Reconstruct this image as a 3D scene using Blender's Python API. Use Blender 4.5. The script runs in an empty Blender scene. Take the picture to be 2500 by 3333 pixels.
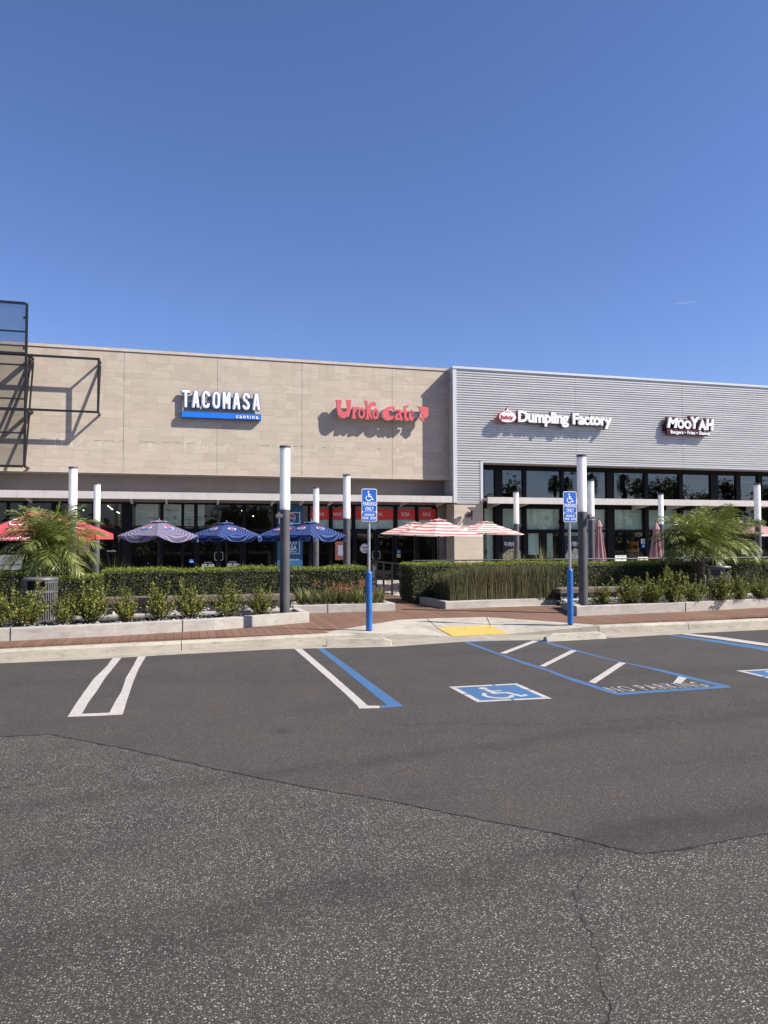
import bpy, bmesh, math, random
import numpy as np
from mathutils import Vector, Matrix
from mathutils.geometry import tessellate_polygon
random.seed(7); rng = np.random.default_rng(7)
S = bpy.context.scene; C = S.collection; rad = math.radians; PI = math.pi

# ------------------------------------------------------------------ camera
FPX, YAW, PIT, ROL, HC = 2408., rad(15.2), rad(2.2), rad(-.15), 1.75
fw = Vector((math.sin(YAW)*math.cos(PIT), math.cos(YAW)*math.cos(PIT), math.sin(PIT)))
r0 = Vector((math.cos(YAW), -math.sin(YAW), 0)); u0 = r0.cross(fw)
rt = r0*math.cos(ROL)+u0*math.sin(ROL); up = u0*math.cos(ROL)-r0*math.sin(ROL)
cam = bpy.data.cameras.new('camera'); co = bpy.data.objects.new('camera', cam); C.objects.link(co)
cam.sensor_fit = 'VERTICAL'; cam.sensor_height = 36; cam.sensor_width = 27; cam.lens = 36*FPX/3333
cam.clip_start = .05; cam.clip_end = 3000
mw = Matrix((rt, up, -fw)).transposed().to_4x4(); mw.translation = (0, 0, HC); co.matrix_world = mw
S.camera = co
S.render.resolution_x = 768; S.render.resolution_y = 1024

# ------------------------------------------------------------------ sky, sun, exposure
SAZ, SEL = rad(60), rad(41)          # azimuth from the facade normal towards +X
sd = Vector((math.sin(SAZ)*math.cos(SEL), -math.cos(SAZ)*math.cos(SEL), math.sin(SEL)))
W = bpy.data.worlds.new('World'); S.world = W; W.use_nodes = True
nt = W.node_tree; bg = nt.nodes['Background']
sky = nt.nodes.new('ShaderNodeTexSky'); sky.sky_type = 'NISHITA'; sky.sun_disc = False
sky.sun_elevation = SEL; sky.sun_rotation = math.atan2(sd.x, sd.y)
sky.altitude = 0; sky.air_density = 1.0; sky.dust_density = .25; sky.ozone_density = 6.0
tint = nt.nodes.new('ShaderNodeMix'); tint.data_type = 'RGBA'; tint.blend_type = 'MULTIPLY'; tint.inputs[0].default_value = 1; tint.inputs[7].default_value = (1.06, 1.0, 1.19, 1)
nt.links.new(sky.outputs[0], tint.inputs[6]); nt.links.new(tint.outputs[2], bg.inputs[0]); bg.inputs[1].default_value = .073
sl = bpy.data.lights.new('sun', 'SUN'); sl.energy = 5.0; sl.angle = rad(.5); sl.color = (1, .93, .83)
so = bpy.data.objects.new('sun', sl); C.objects.link(so)
so.rotation_euler = (-sd).to_track_quat('-Z', 'Y').to_euler(); so.location = sd*60
S.view_settings.view_transform = 'Standard'; S.view_settings.look = 'None'
S.view_settings.exposure = .85; S.view_settings.gamma = 1
S.render.engine = 'CYCLES'; S.cycles.max_bounces = 8; S.cycles.transparent_max_bounces = 24

# ------------------------------------------------------------------ helpers
def ray(x, y): return fw + rt*((x-1250)/FPX) - up*((y-1666.5)/FPX)
def on(x, y, z=0.):                    # photo pixel -> point at height z
    d = ray(x, y); return Vector((0, 0, HC)) + d*((z-HC)/d.z)
def at(x, y, Y):                       # photo pixel -> point at depth Y
    d = ray(x, y); return Vector((0, 0, HC)) + d*(Y/d.y)

class MB:
    def __init__(s): s.v = []; s.f = []; s.m = []; s.cur = 0
    def add(s, vs, fs):
        b = len(s.v); s.v += [tuple(q) for q in vs]
        for f in fs: s.f.append(tuple(b+i for i in f)); s.m.append(s.cur)
        return s
    def box(s, x0, x1, y0, y1, z0, z1):
        return s.add([(x, y, z) for z in (z0, z1) for y in (y0, y1) for x in (x0, x1)],
                     [(0, 2, 3, 1), (4, 5, 7, 6), (0, 1, 5, 4), (2, 6, 7, 3), (0, 4, 6, 2), (1, 3, 7, 5)])
    def bar(s, p, q, w, h=None, upv=(0, 0, 1)):
        h = h or w; p = Vector(p); q = Vector(q); d = (q-p).normalized(); U = Vector(upv)
        if abs(d.dot(U)) > .95: U = Vector((0, 1, 0))
        a = d.cross(U).normalized()*w/2; b = d.cross(a).normalized()*h/2
        return s.add([c+i*a+j*b for c in (p, q) for i, j in ((-1, -1), (1, -1), (1, 1), (-1, 1))],
                     [(3, 2, 1, 0), (4, 5, 6, 7), (0, 1, 5, 4), (1, 2, 6, 5), (2, 3, 7, 6), (3, 0, 4, 7)])
    def tube(s, pts, r, n=8, sy=1.0, caps=True, axis=None):
        pts = [Vector(p) for p in pts]; rs = r if hasattr(r, '__len__') else [r]*len(pts); vs = []; N = len(pts)
        pa = None
        for i, p in enumerate(pts):
            d = (pts[min(i+1, N-1)]-pts[max(i-1, 0)])
            d = d.normalized() if d.length > 1e-9 else Vector((0, 0, 1))
            if axis is not None: a = Vector(axis)
            else:
                U = Vector((0, 0, 1)) if abs(d.z) < .9 else Vector((1, 0, 0))
                a = d.cross(U).normalized()
                if pa is not None and a.dot(pa) < 0: a = -a
                pa = a
            b = d.cross(a).normalized()
            for k in range(n):
                t = 2*PI*k/n; vs.append(p + a*(rs[i]*math.cos(t)*(sy if axis is not None else 1)) + b*(rs[i]*math.sin(t)))
        fs = [(i*n+k, i*n+(k+1) % n, (i+1)*n+(k+1) % n, (i+1)*n+k) for i in range(N-1) for k in range(n)]
        if caps: fs += [tuple(range(n))[::-1], tuple((N-1)*n+k for k in range(n))]
        return s.add(vs, fs)
    def lathe(s, cx, cy, prof, n=24):
        vs = []; 
        for r, z in prof:
            for k in range(n): vs.append((cx+r*math.cos(2*PI*k/n), cy+r*math.sin(2*PI*k/n), z))
        N = len(prof); fs = [(i*n+k, i*n+(k+1) % n, (i+1)*n+(k+1) % n, (i+1)*n+k) for i in range(N-1) for k in range(n)]
        s.add(vs, fs)
        s.add(vs[:n], [tuple(range(n))[::-1]]); return s.add(vs[-n:], [tuple(range(n))])
    def sheet(s, loop, z):             # flat polygon in xy
        L = [Vector((p[0], p[1], 0)) for p in loop]
        return s.add([(p.x, p.y, z) for p in L], [tuple(t) for t in tessellate_polygon([L])])
    def prism(s, loop, z0, z1):
        L = [Vector((p[0], p[1], 0)) for p in loop]; n = len(L); T = tessellate_polygon([L])
        s.add([(p.x, p.y, z0) for p in L]+[(p.x, p.y, z1) for p in L],
              [tuple(t) for t in T]+[tuple(i+n for i in t) for t in T]+[(i, (i+1) % n, (i+1) % n+n, i+n) for i in range(n)])
        return s
    def dome(s, c, r, h, n=6):
        c = Vector(c); vs = [c+Vector((r*math.cos(2*PI*k/n), r*math.sin(2*PI*k/n), 0)) for k in range(n)]
        vs += [c+Vector((r*.6*math.cos(2*PI*k/n), r*.6*math.sin(2*PI*k/n), h)) for k in range(n)]
        return s.add(vs, [(k, (k+1) % n, (k+1) % n+n, k+n) for k in range(n)]+[tuple(range(n, 2*n))])

RL = {}                                # world location of each thing's root
def mk_mesh(name, v, f, mats=None, mi=None, smooth=False, fix=True):
    me = bpy.data.meshes.new(name); me.from_pydata([tuple(q) for q in v], [], f)
    if fix:
        bm = bmesh.new(); bm.from_mesh(me); bmesh.ops.recalc_face_normals(bm, faces=bm.faces); bm.to_mesh(me); bm.free()
    for m in (mats if isinstance(mats, (list, tuple)) else [mats]): me.materials.append(m)
    if mi is not None and len(mi) == len(me.polygons): me.polygons.foreach_set('material_index', mi)
    if smooth: me.polygons.foreach_set('use_smooth', [True]*len(me.polygons))
    return me
def link_mesh(name, me, parent=None):
    o = bpy.data.objects.new(name, me); C.objects.link(o)
    if parent is None:
        co_ = np.empty(len(me.vertices)*3, 'f'); me.vertices.foreach_get('co', co_); co_ = co_.reshape(-1, 3)
        c = (co_.min(0)+co_.max(0))/2; c[2] = co_[:, 2].min(); co_ -= c
        me.vertices.foreach_set('co', co_.ravel()); me.update(); o.location = c
    else:
        o.parent = parent
        if parent.name in RL: o.matrix_parent_inverse = Matrix.Translation(-RL[parent.name])
    return o
def build(name, mb, mat, parent=None, smooth=False, bevel=0, fix=True):
    me = mk_mesh(name, mb.v, mb.f, mat, mb.m if isinstance(mat, (list, tuple)) else None, smooth, fix)
    o = link_mesh(name, me, parent)
    if bevel:
        b = o.modifiers.new('bevel', 'BEVEL'); b.width = bevel; b.segments = 2; b.limit_method = 'ANGLE'
    return o
def tag(o, label=None, cat=None, group=None, kind=None):
    if label: o['label'] = label
    if cat: o['category'] = cat
    if group: o['group'] = group
    if kind: o['kind'] = kind
    return o
def thing(name, label, cat, loc=(0, 0, 0), group=None):
    o = bpy.data.objects.new(name, None); C.objects.link(o); o.location = loc; o.empty_display_size = .2
    RL[o.name] = Vector(loc); return tag(o, label, cat, group)
def struct(name, mb, mat, **k): return tag(build(name, mb, mat, **k), kind='structure')
def copy_tree(o, loc, label, rz=0, sc=1.0, parent=None):
    c = o.copy(); C.objects.link(c)
    if parent is None:
        c.location = loc; c.rotation_euler = (0, 0, rz); c.scale = (sc,)*3 if not hasattr(sc, '__len__') else sc; c['label'] = label
    else: c.parent = parent
    for ch in list(o.children): copy_tree(ch, None, None, parent=c)
    return c
def shape2d(loops, depth, res=1):      # flat shape with holes in xy, extruded symmetrically in z
    c = bpy.data.curves.new('s', 'CURVE'); c.dimensions = '2D'; c.fill_mode = 'BOTH'; c.extrude = depth/2
    for L in loops:
        sp = c.splines.new('POLY'); sp.points.add(len(L)-1); sp.use_cyclic_u = True
        for i, p in enumerate(L): sp.points[i].co = (p[0], p[1], 0, 1)
    o = bpy.data.objects.new('s', c); me = bpy.data.meshes.new_from_object(o)
    v = [tuple(q.co) for q in me.vertices]; f = [tuple(p.vertices) for p in me.polygons]
    bpy.data.objects.remove(o); bpy.data.curves.remove(c); bpy.data.meshes.remove(me)
    return v, f
def text2d(s, depth=0, offset=0, shear=0, align='LEFT', space=1, line=1):
    c = bpy.data.curves.new('t', 'FONT'); c.body = s; c.extrude = depth/2; c.offset = offset; c.shear = shear
    c.fill_mode = 'FRONT' if depth == 0 else 'BOTH'; c.align_x = align; c.space_character = space; c.space_line = line; c.resolution_u = 4
    o = bpy.data.objects.new('t', c); me = bpy.data.meshes.new_from_object(o)
    v = [tuple(q.co) for q in me.vertices]; f = [tuple(p.vertices) for p in me.polygons]
    bpy.data.objects.remove(o); bpy.data.curves.remove(c); bpy.data.meshes.remove(me)
    return v, f
def fit(vf, X0, X1, Z0, Z1, Y, depth=None):   # map a flat xy shape on to the plane y=Y, facing -Y
    v, f = vf; a = np.array(v); mn = a.min(0); mx = a.max(0)
    x = X0+(a[:, 0]-mn[0])/(mx[0]-mn[0])*(X1-X0); z = Z0+(a[:, 1]-mn[1])/(mx[1]-mn[1])*(Z1-Z0)
    y = Y-a[:, 2]; return np.stack([x, y, z], 1).tolist(), f
def rect(x0, y0, x1, y1, Y):           # photo rectangle -> X0,X1,Z0,Z1 on plane Y
    xm, ym = (x0+x1)/2, (y0+y1)/2
    return at(x0, ym, Y).x, at(x1, ym, Y).x, at(xm, y1, Y).z, at(xm, y0, Y).z
def flat(name, vf, mat, parent=None, **k):
    m = MB(); m.add(*vf); return build(name, m, mat, parent, **k)
def ftext(name, s, px, Y, mat, parent=None, depth=.004, **k):
    return flat(name, fit(text2d(s, depth, **k), *rect(*px, Y), Y), mat, parent)

# ------------------------------------------------------------------ materials
def nodes(name):
    m = bpy.data.materials.new(name); m.use_nodes = True; t = m.node_tree; return m, t, t.nodes['Principled BSDF']
def N(t, typ, **k):
    n = t.nodes.new(typ)
    for a, b in k.items():
        if a.startswith('i_'):
            key = a[2:]; n.inputs[int(key) if key.isdigit() else key].default_value = b
        else: setattr(n, a, b)
    return n
def ramp(t, src, stops, interp='LINEAR'):
    r = N(t, 'ShaderNodeValToRGB'); r.color_ramp.interpolation = interp; e = r.color_ramp.elements
    while len(e) < len(stops): e.new(.5)
    for q, (p, c) in zip(e, stops): q.position = p; q.color = (*c, 1) if len(c) == 3 else c
    t.links.new(src, r.inputs[0]); return r.outputs[0]
def mix(t, f, a, b, mode='MIX'):
    n = N(t, 'ShaderNodeMix', data_type='RGBA', blend_type=mode)
    for s_, q in ((0, f), (6, a), (7, b)):
        if isinstance(q, bpy.types.NodeSocket): t.links.new(q, n.inputs[s_])
        else: n.inputs[s_].default_value = q if s_ == 0 else ((*q, 1) if len(q) == 3 else q)
    return n.outputs[2]
def noise(t, vec, sc, det=4, rough=.55, dim='3D'):
    n = N(t, 'ShaderNodeTexNoise', noise_dimensions=dim); n.inputs['Scale'].default_value = sc
    n.inputs['Detail'].default_value = det; n.inputs['Roughness'].default_value = rough
    if vec is not None: t.links.new(vec, n.inputs['Vector'])
    return n.outputs[0]
def mapped(t, scale=(1, 1, 1), rot=(0, 0, 0), geo=True, loc=(0, 0, 0)):
    g = N(t, 'ShaderNodeNewGeometry').outputs['Position'] if geo else N(t, 'ShaderNodeTexCoord').outputs['Object']
    mp = N(t, 'ShaderNodeMapping'); mp.inputs['Scale'].default_value = scale; mp.inputs['Rotation'].default_value = rot
    mp.inputs['Location'].default_value = loc
    t.links.new(g, mp.inputs['Vector']); return mp.outputs[0]
def bump(t, b, h, strength=.3, dist=.01):
    n = N(t, 'ShaderNodeBump'); n.inputs['Strength'].default_value = strength; n.inputs['Distance'].default_value = dist
    t.links.new(h, n.inputs['Height']); t.links.new(n.outputs[0], b.inputs['Normal'])
def mat(name, col, rough=.7, metal=0., var=.12, sc=3., bmp=0., bs=60., spec=.5, streak=0.):
    m, t, b = nodes(name); v = mapped(t)
    a = tuple(c*(1-var) for c in col); c2 = tuple(min(1, c*(1+var)) for c in col)
    out = ramp(t, noise(t, v, sc, 6, .6), [(.3, a), (.7, c2)])
    if streak:
        vs = mapped(t, (9, 9, .7)); out = mix(t, ramp(t, noise(t, vs, 1.5, 5, .7), [(.52, (0, 0, 0)), (.75, (streak,)*3)]), out, tuple(c*.45 for c in col))
    t.links.new(out, b.inputs['Base Color']); b.inputs['Roughness'].default_value = rough; b.inputs['Metallic'].default_value = metal
    b.inputs['Specular IOR Level'].default_value = spec
    if bmp: bump(t, b, noise(t, v, bs, 5), bmp, .004)
    return m

TRK = []
for (x0, y0), (x1, y1), wd in (((0, 3080), (1750, 2775), .17), ((2079, 2742), (2500, 2655), .22), ((300, 2590), (1500, 2440), .20)):
    a_, b_ = on(x0, y0), on(x1, y1); d_ = (b_-a_).normalized(); TRK.append((a_, Vector((-d_.y, d_.x, 0)), wd))
def tracks(t, c, v, dark):
    wob = noise(t, v, .9, 3, .5); brk = ramp(t, noise(t, v, 2.3, 6, .75), [(.34, (.08,)*3), (.66, (.5,)*3)])
    for A, n_, wd in TRK:
        sb = N(t, 'ShaderNodeVectorMath', operation='SUBTRACT'); sb.inputs[1].default_value = A; t.links.new(v, sb.inputs[0])
        dt = N(t, 'ShaderNodeVectorMath', operation='DOT_PRODUCT'); dt.inputs[1].default_value = n_; t.links.new(sb.outputs[0], dt.inputs[0])
        w1 = N(t, 'ShaderNodeMath', operation='MULTIPLY_ADD', i_1=.5, i_2=-.25); t.links.new(wob, w1.inputs[0])
        ad = N(t, 'ShaderNodeMath', operation='ADD'); t.links.new(dt.outputs['Value'], ad.inputs[0]); t.links.new(w1.outputs[0], ad.inputs[1])
        ab = N(t, 'ShaderNodeMath', operation='ABSOLUTE'); t.links.new(ad.outputs[0], ab.inputs[0])
        m1 = ramp(t, ab.outputs[0], [(wd*.1, (1, 1, 1)), (wd*1.0, (0, 0, 0))])
        c = mix(t, mix(t, 1.0, m1, brk, 'MULTIPLY'), c, dark)
    return c
def asphalt(name, base, var, stone, sscale, dens, tint):
    m, t, b = nodes(name); v = mapped(t)
    big = noise(t, v, .22, 5, .6); mid = noise(t, v, 1.7, 6, .65); fine = noise(t, v, 60, 4, .7)
    c = ramp(t, big, [(.32, tuple(q*(1-var) for q in base)), (.68, tuple(q*(1+var) for q in base))])
    c = mix(t, ramp(t, mid, [(.4, (0, 0, 0)), (.7, (.55,)*3)]), c, tint)
    c = mix(t, ramp(t, fine, [(.35, (.75,)*3), (.7, (0, 0, 0))]), c, tuple(q*.55 for q in base))
    # tyre tracks, broad worn bands running along the aisle
    band = noise(t, mapped(t, (.12, .9, 1), (0, 0, rad(-14))), 1.0, 3, .5)
    c = mix(t, ramp(t, band, [(.52, (0, 0, 0)), (.66, (.5,)*3)]), c, tuple(q*.5 for q in base))
    def stones(scale, th, amt, colr):
        nonlocal c
        vr = N(t, 'ShaderNodeTexVoronoi', feature='F1'); vr.inputs['Scale'].default_value = scale; vr.inputs['Randomness'].default_value = 1
        wob = N(t, 'ShaderNodeVectorMath', operation='ADD'); ns = N(t, 'ShaderNodeTexNoise'); ns.inputs['Scale'].default_value = scale*.9
        scl = N(t, 'ShaderNodeVectorMath', operation='SCALE'); scl.inputs['Scale'].default_value = .9/scale
        t.links.new(v, ns.inputs['Vector']); t.links.new(ns.outputs['Color'], scl.inputs[0]); t.links.new(v, wob.inputs[0]); t.links.new(scl.outputs[0], wob.inputs[1])
        t.links.new(wob.outputs[0], vr.inputs['Vector'])
        sep = N(t, 'ShaderNodeSeparateColor'); t.links.new(vr.outputs['Color'], sep.inputs[0])
        pick = ramp(t, sep.outputs[0], [(th, (0, 0, 0)), (th+.01, (1, 1, 1))])
        size = ramp(t, vr.outputs['Distance'], [(.12, (1, 1, 1)), (.40, (0, 0, 0))])
        k = mix(t, 1.0, pick, size, 'MULTIPLY'); k = mix(t, 1.0, k, ramp(t, noise(t, v, scale*.035, 4, .7), [(.32, (amt*.35,)*3), (.66, (amt,)*3)]), 'MULTIPLY')
        cc = mix(t, sep.outputs[1], colr, tuple(q*.5 for q in colr))
        c = mix(t, k, c, cc)
    stones(sscale, 1-dens, .95, stone); stones(sscale*1.9, 1-dens*1.15, .75, tuple(q*.85 for q in stone)); stones(sscale*1.45, 1-dens*.9, .85, tuple(q*.7 for q in stone))
    c = mix(t, ramp(t, noise(t, mapped(t, (.5, 1.1, 1), (0, 0, rad(20))), .8, 5, .6), [(.55, (0, 0, 0)), (.72, (.45,)*3)]), c, tuple(q*.62 for q in base))
    vd = N(t, 'ShaderNodeTexVoronoi'); vd.inputs['Scale'].default_value = .85; t.links.new(v, vd.inputs['Vector']); sd_ = N(t, 'ShaderNodeSeparateColor'); t.links.new(vd.outputs['Color'], sd_.inputs[0])
    dd = N(t, 'ShaderNodeMath', operation='ADD'); t.links.new(vd.outputs['Distance'], dd.inputs[0]); nn_ = N(t, 'ShaderNodeMath', operation='MULTIPLY_ADD', i_1=.22, i_2=-.11); t.links.new(noise(t, v, 9, 5, .7), nn_.inputs[0]); t.links.new(nn_.outputs[0], dd.inputs[1])
    k = mix(t, 1.0, ramp(t, sd_.outputs[0], [(.70, (0, 0, 0)), (.71, (1, 1, 1))]), ramp(t, dd.outputs[0], [(.03, (.55,)*3), (.13, (0, 0, 0))]), 'MULTIPLY')
    c = mix(t, k, c, tuple(q*.4 for q in base))
    c = tracks(t, c, v, tuple(q*.45 for q in base))
    t.links.new(c, b.inputs['Base Color']); b.inputs['Roughness'].default_value = .85; b.inputs['Specular IOR Level'].default_value = .3
    bump(t, b, noise(t, v, sscale*.8, 3), .55, .006)
    return m
M_old = asphalt('asphalt_old', (.047, .043, .038), .16, (.64, .60, .54), 78, .46, (.078, .064, .050))
M_new = asphalt('asphalt_new', (.058, .0515, .047), .20, (.42, .375, .335), 95, .22, (.092, .072, .061))

def concrete(name, col, stain=.5, sc=2.):
    m, t, b = nodes(name); v = mapped(t)
    c = ramp(t, noise(t, v, sc, 7, .65), [(.3, tuple(q*.8 for q in col)), (.7, tuple(min(1, q*1.12) for q in col))])
    c = mix(t, ramp(t, noise(t, mapped(t, (1.2, 1.2, 5)), 4, 6, .75), [(.50, (0, 0, 0)), (.68, (stain,)*3)]), c, (col[0]*.50, col[1]*.47, col[2]*.42))
    vr = N(t, 'ShaderNodeTexVoronoi'); vr.inputs['Scale'].default_value = 38; t.links.new(v, vr.inputs['Vector'])
    c = mix(t, ramp(t, vr.outputs['Distance'], [(.06, (.6,)*3), (.13, (0, 0, 0))]), c, tuple(q*.35 for q in col))
    t.links.new(c, b.inputs['Base Color']); b.inputs['Roughness'].default_value = .9
    bump(t, b, noise(t, v, 90, 4), .35, .004); return m
M_conc = concrete('kerb_concrete', (.40, .365, .30), .75, 1.3)
M_conc2 = concrete('planter_concrete', (.39, .365, .325), .6)
M_gut = concrete('gutter_concrete', (.32, .285, .225), .5)
M_pat = concrete('patio_concrete', (.34, .32, .30), .35)

def deck_mat():
    m, t, b = nodes('deck_boards'); g = mapped(t)
    sx = N(t, 'ShaderNodeSeparateXYZ'); t.links.new(g, sx.inputs[0])
    d = N(t, 'ShaderNodeMath', operation='DIVIDE', i_1=.14); t.links.new(sx.outputs[0], d.inputs[0])
    fl = N(t, 'ShaderNodeMath', operation='FLOOR'); t.links.new(d.outputs[0], fl.inputs[0])
    wn = N(t, 'ShaderNodeTexWhiteNoise', noise_dimensions='1D'); t.links.new(fl.outputs[0], wn.inputs['W'])
    c = ramp(t, wn.outputs['Value'], [(0, (.150, .078, .046)), (1, (.205, .108, .066))])
    fr = N(t, 'ShaderNodeMath', operation='FRACT'); t.links.new(d.outputs[0], fr.inputs[0])
    c = mix(t, ramp(t, noise(t, mapped(t, (60, 3, 3)), 1, 5), [(.4, (.35,)*3), (.7, (0, 0, 0))]), c, (.10, .052, .035))
    c = mix(t, ramp(t, noise(t, g, .9, 5, .6), [(.5, (0, 0, 0)), (.75, (.4,)*3)]), c, (.235, .130, .080))
    c = mix(t, ramp(t, fr.outputs[0], [(.0, (1, 1, 1)), (.045, (1, 1, 1)), (.055, (0, 0, 0)), (1, (0, 0, 0))]), c, (.012, .009, .007))
    t.links.new(c, b.inputs['Base Color']); b.inputs['Roughness'].default_value = .75; return m
M_deck = deck_mat()
M_black = mat('dark_gap', (.012, .011, .010), .95)

def paint(name, col, wear=.35, under=(.075, .070, .068)):
    m, t, b = nodes(name); v = mapped(t)
    c = ramp(t, noise(t, v, 3, 6, .7), [(.3, tuple(q*.85 for q in col)), (.7, col)])
    w = ramp(t, noise(t, v, 70, 6, .8), [(.5+(.5-wear)*.35, (0, 0, 0)), (.66+(.5-wear)*.35, (1, 1, 1))])
    c = mix(t, w, c, under)
    t.links.new(c, b.inputs['Base Color']); b.inputs['Roughness'].default_value = .75; bump(t, b, noise(t, v, 75, 3), .4, .004); return m
M_pw = paint('white_line_paint', (.50, .465, .42), .50)
M_pw2 = paint('faded_white_paint', (.40, .38, .35), .62)
M_pb = paint('blue_line_paint', (.040, .125, .275), .42)

def stone_mat():
    m, t, b = nodes('stone_tile')
    sx = N(t, 'ShaderNodeSeparateXYZ'); t.links.new(N(t, 'ShaderNodeNewGeometry').outputs['Position'], sx.inputs[0])
    cb = N(t, 'ShaderNodeCombineXYZ')
    yy = N(t, 'ShaderNodeMath', operation='ADD'); t.links.new(sx.outputs[0], yy.inputs[0]); t.links.new(sx.outputs[1], yy.inputs[1])
    t.links.new(yy.outputs[0], cb.inputs[0]); t.links.new(sx.outputs[2], cb.inputs[1])
    def bricks(w, h, off, fq, c1, c2, shift):
        br = N(t, 'ShaderNodeTexBrick', offset=off, offset_frequency=fq, squash=1.45, squash_frequency=3)
        mp = N(t, 'ShaderNodeMapping'); mp.inputs['Location'].default_value = shift; t.links.new(cb.outputs[0], mp.inputs[0]); t.links.new(mp.outputs[0], br.inputs['Vector'])
        br.inputs['Scale'].default_value = 1; br.inputs['Brick Width'].default_value = w; br.inputs['Row Height'].default_value = h
        br.inputs['Mortar Size'].default_value = .006; br.inputs['Mortar Smooth'].default_value = .3
        br.inputs['Color1'].default_value = (*c1, 1); br.inputs['Color2'].default_value = (*c2, 1); br.inputs['Mortar'].default_value = (.345, .29, .235, 1)
        return br
    A = bricks(.62, .30, .37, 2, (.515, .447, .358), (.430, .368, .290), (0, .1, 0))
    B = bricks(.47, .30, .61, 3, (.515, .447, .358), (.430, .368, .290), (0, .1, 0))
    sel = noise(t, mapped(t, (.25, .25, 1.1)), 1.3, 1, .3)
    c = mix(t, ramp(t, sel, [(.49, (0, 0, 0)), (.5, (1, 1, 1))], 'CONSTANT'), A.outputs[0], B.outputs[0])
    st = noise(t, mapped(t, (3.5, 3.5, 75)), 1, 5, .7)
    c = mix(t, ramp(t, st, [(.42, (0, 0, 0)), (.70, (.75,)*3)]), c, (.335, .28, .22))
    c = mix(t, ramp(t, noise(t, mapped(t, (1, 1, 4)), .9, 6, .6), [(.45, (0, 0, 0)), (.8, (.5,)*3)]), c, (.52, .44, .35))
    wz2 = N(t, 'ShaderNodeMapRange', i_1=7.4, i_2=8.65); t.links.new(sx.outputs[2], wz2.inputs[0])
    k2 = mix(t, 1.0, wz2.outputs[0], ramp(t, noise(t, mapped(t, (3.2, 3.2, .22)), 1, 6, .75), [(.5, (0, 0, 0)), (.66, (.42,)*3)]), 'MULTIPLY')
    c = mix(t, k2, c, (.30, .255, .205))
    # chalky drips and a stained course along the lower joint
    dr = noise(t, mapped(t, (7, 7, .8)), 1, 5, .8); zz = ramp(t, sx.outputs[2], [(0, (0,)*3), (1, (0,)*3)])
    wz = N(t, 'ShaderNodeMapRange', i_1=5.05, i_2=5.42); t.links.new(sx.outputs[2], wz.inputs[0])
    win = ramp(t, wz.outputs[0], [(0, (0, 0, 0)), (.35, (1, 1, 1)), (.93, (1, 1, 1)), (1, (0, 0, 0))])
    k = mix(t, 1.0, win, ramp(t, dr, [(.58, (0, 0, 0)), (.66, (.8,)*3)]), 'MULTIPLY')
    c = mix(t, k, c, (.70, .64, .56))
    t.links.new(c, b.inputs['Base Color']); b.inputs['Roughness'].default_value = .8
    bump(t, b, A.outputs['Fac'], -.3, .004); return m
M_stone = stone_mat()
M_plas = mat('taupe_plaster', (.215, .185, .160), .85, var=.08, sc=1.2, streak=.35, bmp=.2)
M_beam = mat('painted_steel_beam', (.48, .45, .42), .6, var=.06, streak=.4)
M_coping = mat('stone_coping', (.50, .43, .36), .7, streak=.2)
def ribmat():
    m, t, b = nodes('corrugated_metal'); v = mapped(t, (.4, .4, 6))
    c = ramp(t, noise(t, v, 1.4, 5, .6), [(.3, (.50, .49, .465)), (.7, (.61, .60, .57))])
    c = mix(t, ramp(t, noise(t, mapped(t), 2.6, 5, .7), [(.6, (0, 0, 0)), (.8, (.25,)*3)]), c, (.36, .37, .39))
    t.links.new(c, b.inputs['Base Color']); b.inputs['Metallic'].default_value = .25; b.inputs['Roughness'].default_value = .42; return m
M_rib = ribmat()
M_trim = mat('metal_trim', (.55, .56, .58), .4, .25, var=.04)
M_frame = mat('dark_bronze_frame', (.006, .006, .007), .45, var=.2, spec=.15)
M_soff = mat('soffit_plaster', (.24, .215, .19), .85, var=.06)
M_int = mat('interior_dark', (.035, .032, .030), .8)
M_intf = mat('interior_floor', (.09, .08, .07), .6)
M_shade = mat('roller_shade_cloth', (.62, .72, .64), .9, var=.06)
M_white = mat('white_sheet', (.78, .78, .78), .5, var=.03)
M_letter = mat('white_letter_face', (.80, .80, .82), .35, var=.02)
M_blueret = mat('blue_letter_return', (.015, .10, .30), .35, var=.1)
M_bluebar = mat('blue_sign_bar', (.018, .16, .62), .35, var=.04)
M_red = mat('coral_letter_face', (.60, .105, .12), .4, var=.08)
M_redside = mat('cream_letter_return', (.62, .52, .45), .5)
M_race = mat('raceway_metal', (.36, .35, .34), .5, .3)
M_juicy = mat('deep_red_sign', (.42, .035, .05), .4)
M_maroon = mat('maroon_letter_return', (.07, .008, .012), .4)
M_blk = mat('black_letter_return', (.02, .02, .022), .45)
M_steel = mat('dark_steel_bar', (.018, .016, .017), .5, .3, var=.35, sc=9)
M_lampw = mat('white_lamp_tube', (.88, .87, .83), .35, var=.02)
_b = M_lampw.node_tree.nodes['Principled BSDF']; _b.inputs['Subsurface Weight'].default_value = 1; _b.inputs['Subsurface Radius'].default_value = (1, 1, 1); _b.inputs['Subsurface Scale'].default_value = .16
M_lampd = mat('charcoal_column_paint', (.075, .074, .080), .55, var=.22, sc=2.5, bmp=.15)
M_galv = mat('galvanised_post', (.40, .41, .41), .42, .55, var=.2, sc=12)
M_sleeve = mat('blue_post_sleeve', (.020, .125, .40), .42, var=.18, sc=5)
M_signb = mat('blue_sign_face', (.012, .115, .48), .4, var=.05)
M_wood = mat('weathered_bench_wood', (.135, .105, .085), .8, var=.35, sc=9, bmp=.4, bs=30)
M_cage = mat('gabion_cage_steel', (.22, .215, .205), .6, .2)
M_can = mat('grey_bin_steel', (.115, .112, .115), .5, .2, var=.1)
M_yel = mat('yellow_tactile', (.50, .36, .085), .75, var=.2, sc=8)
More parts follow.
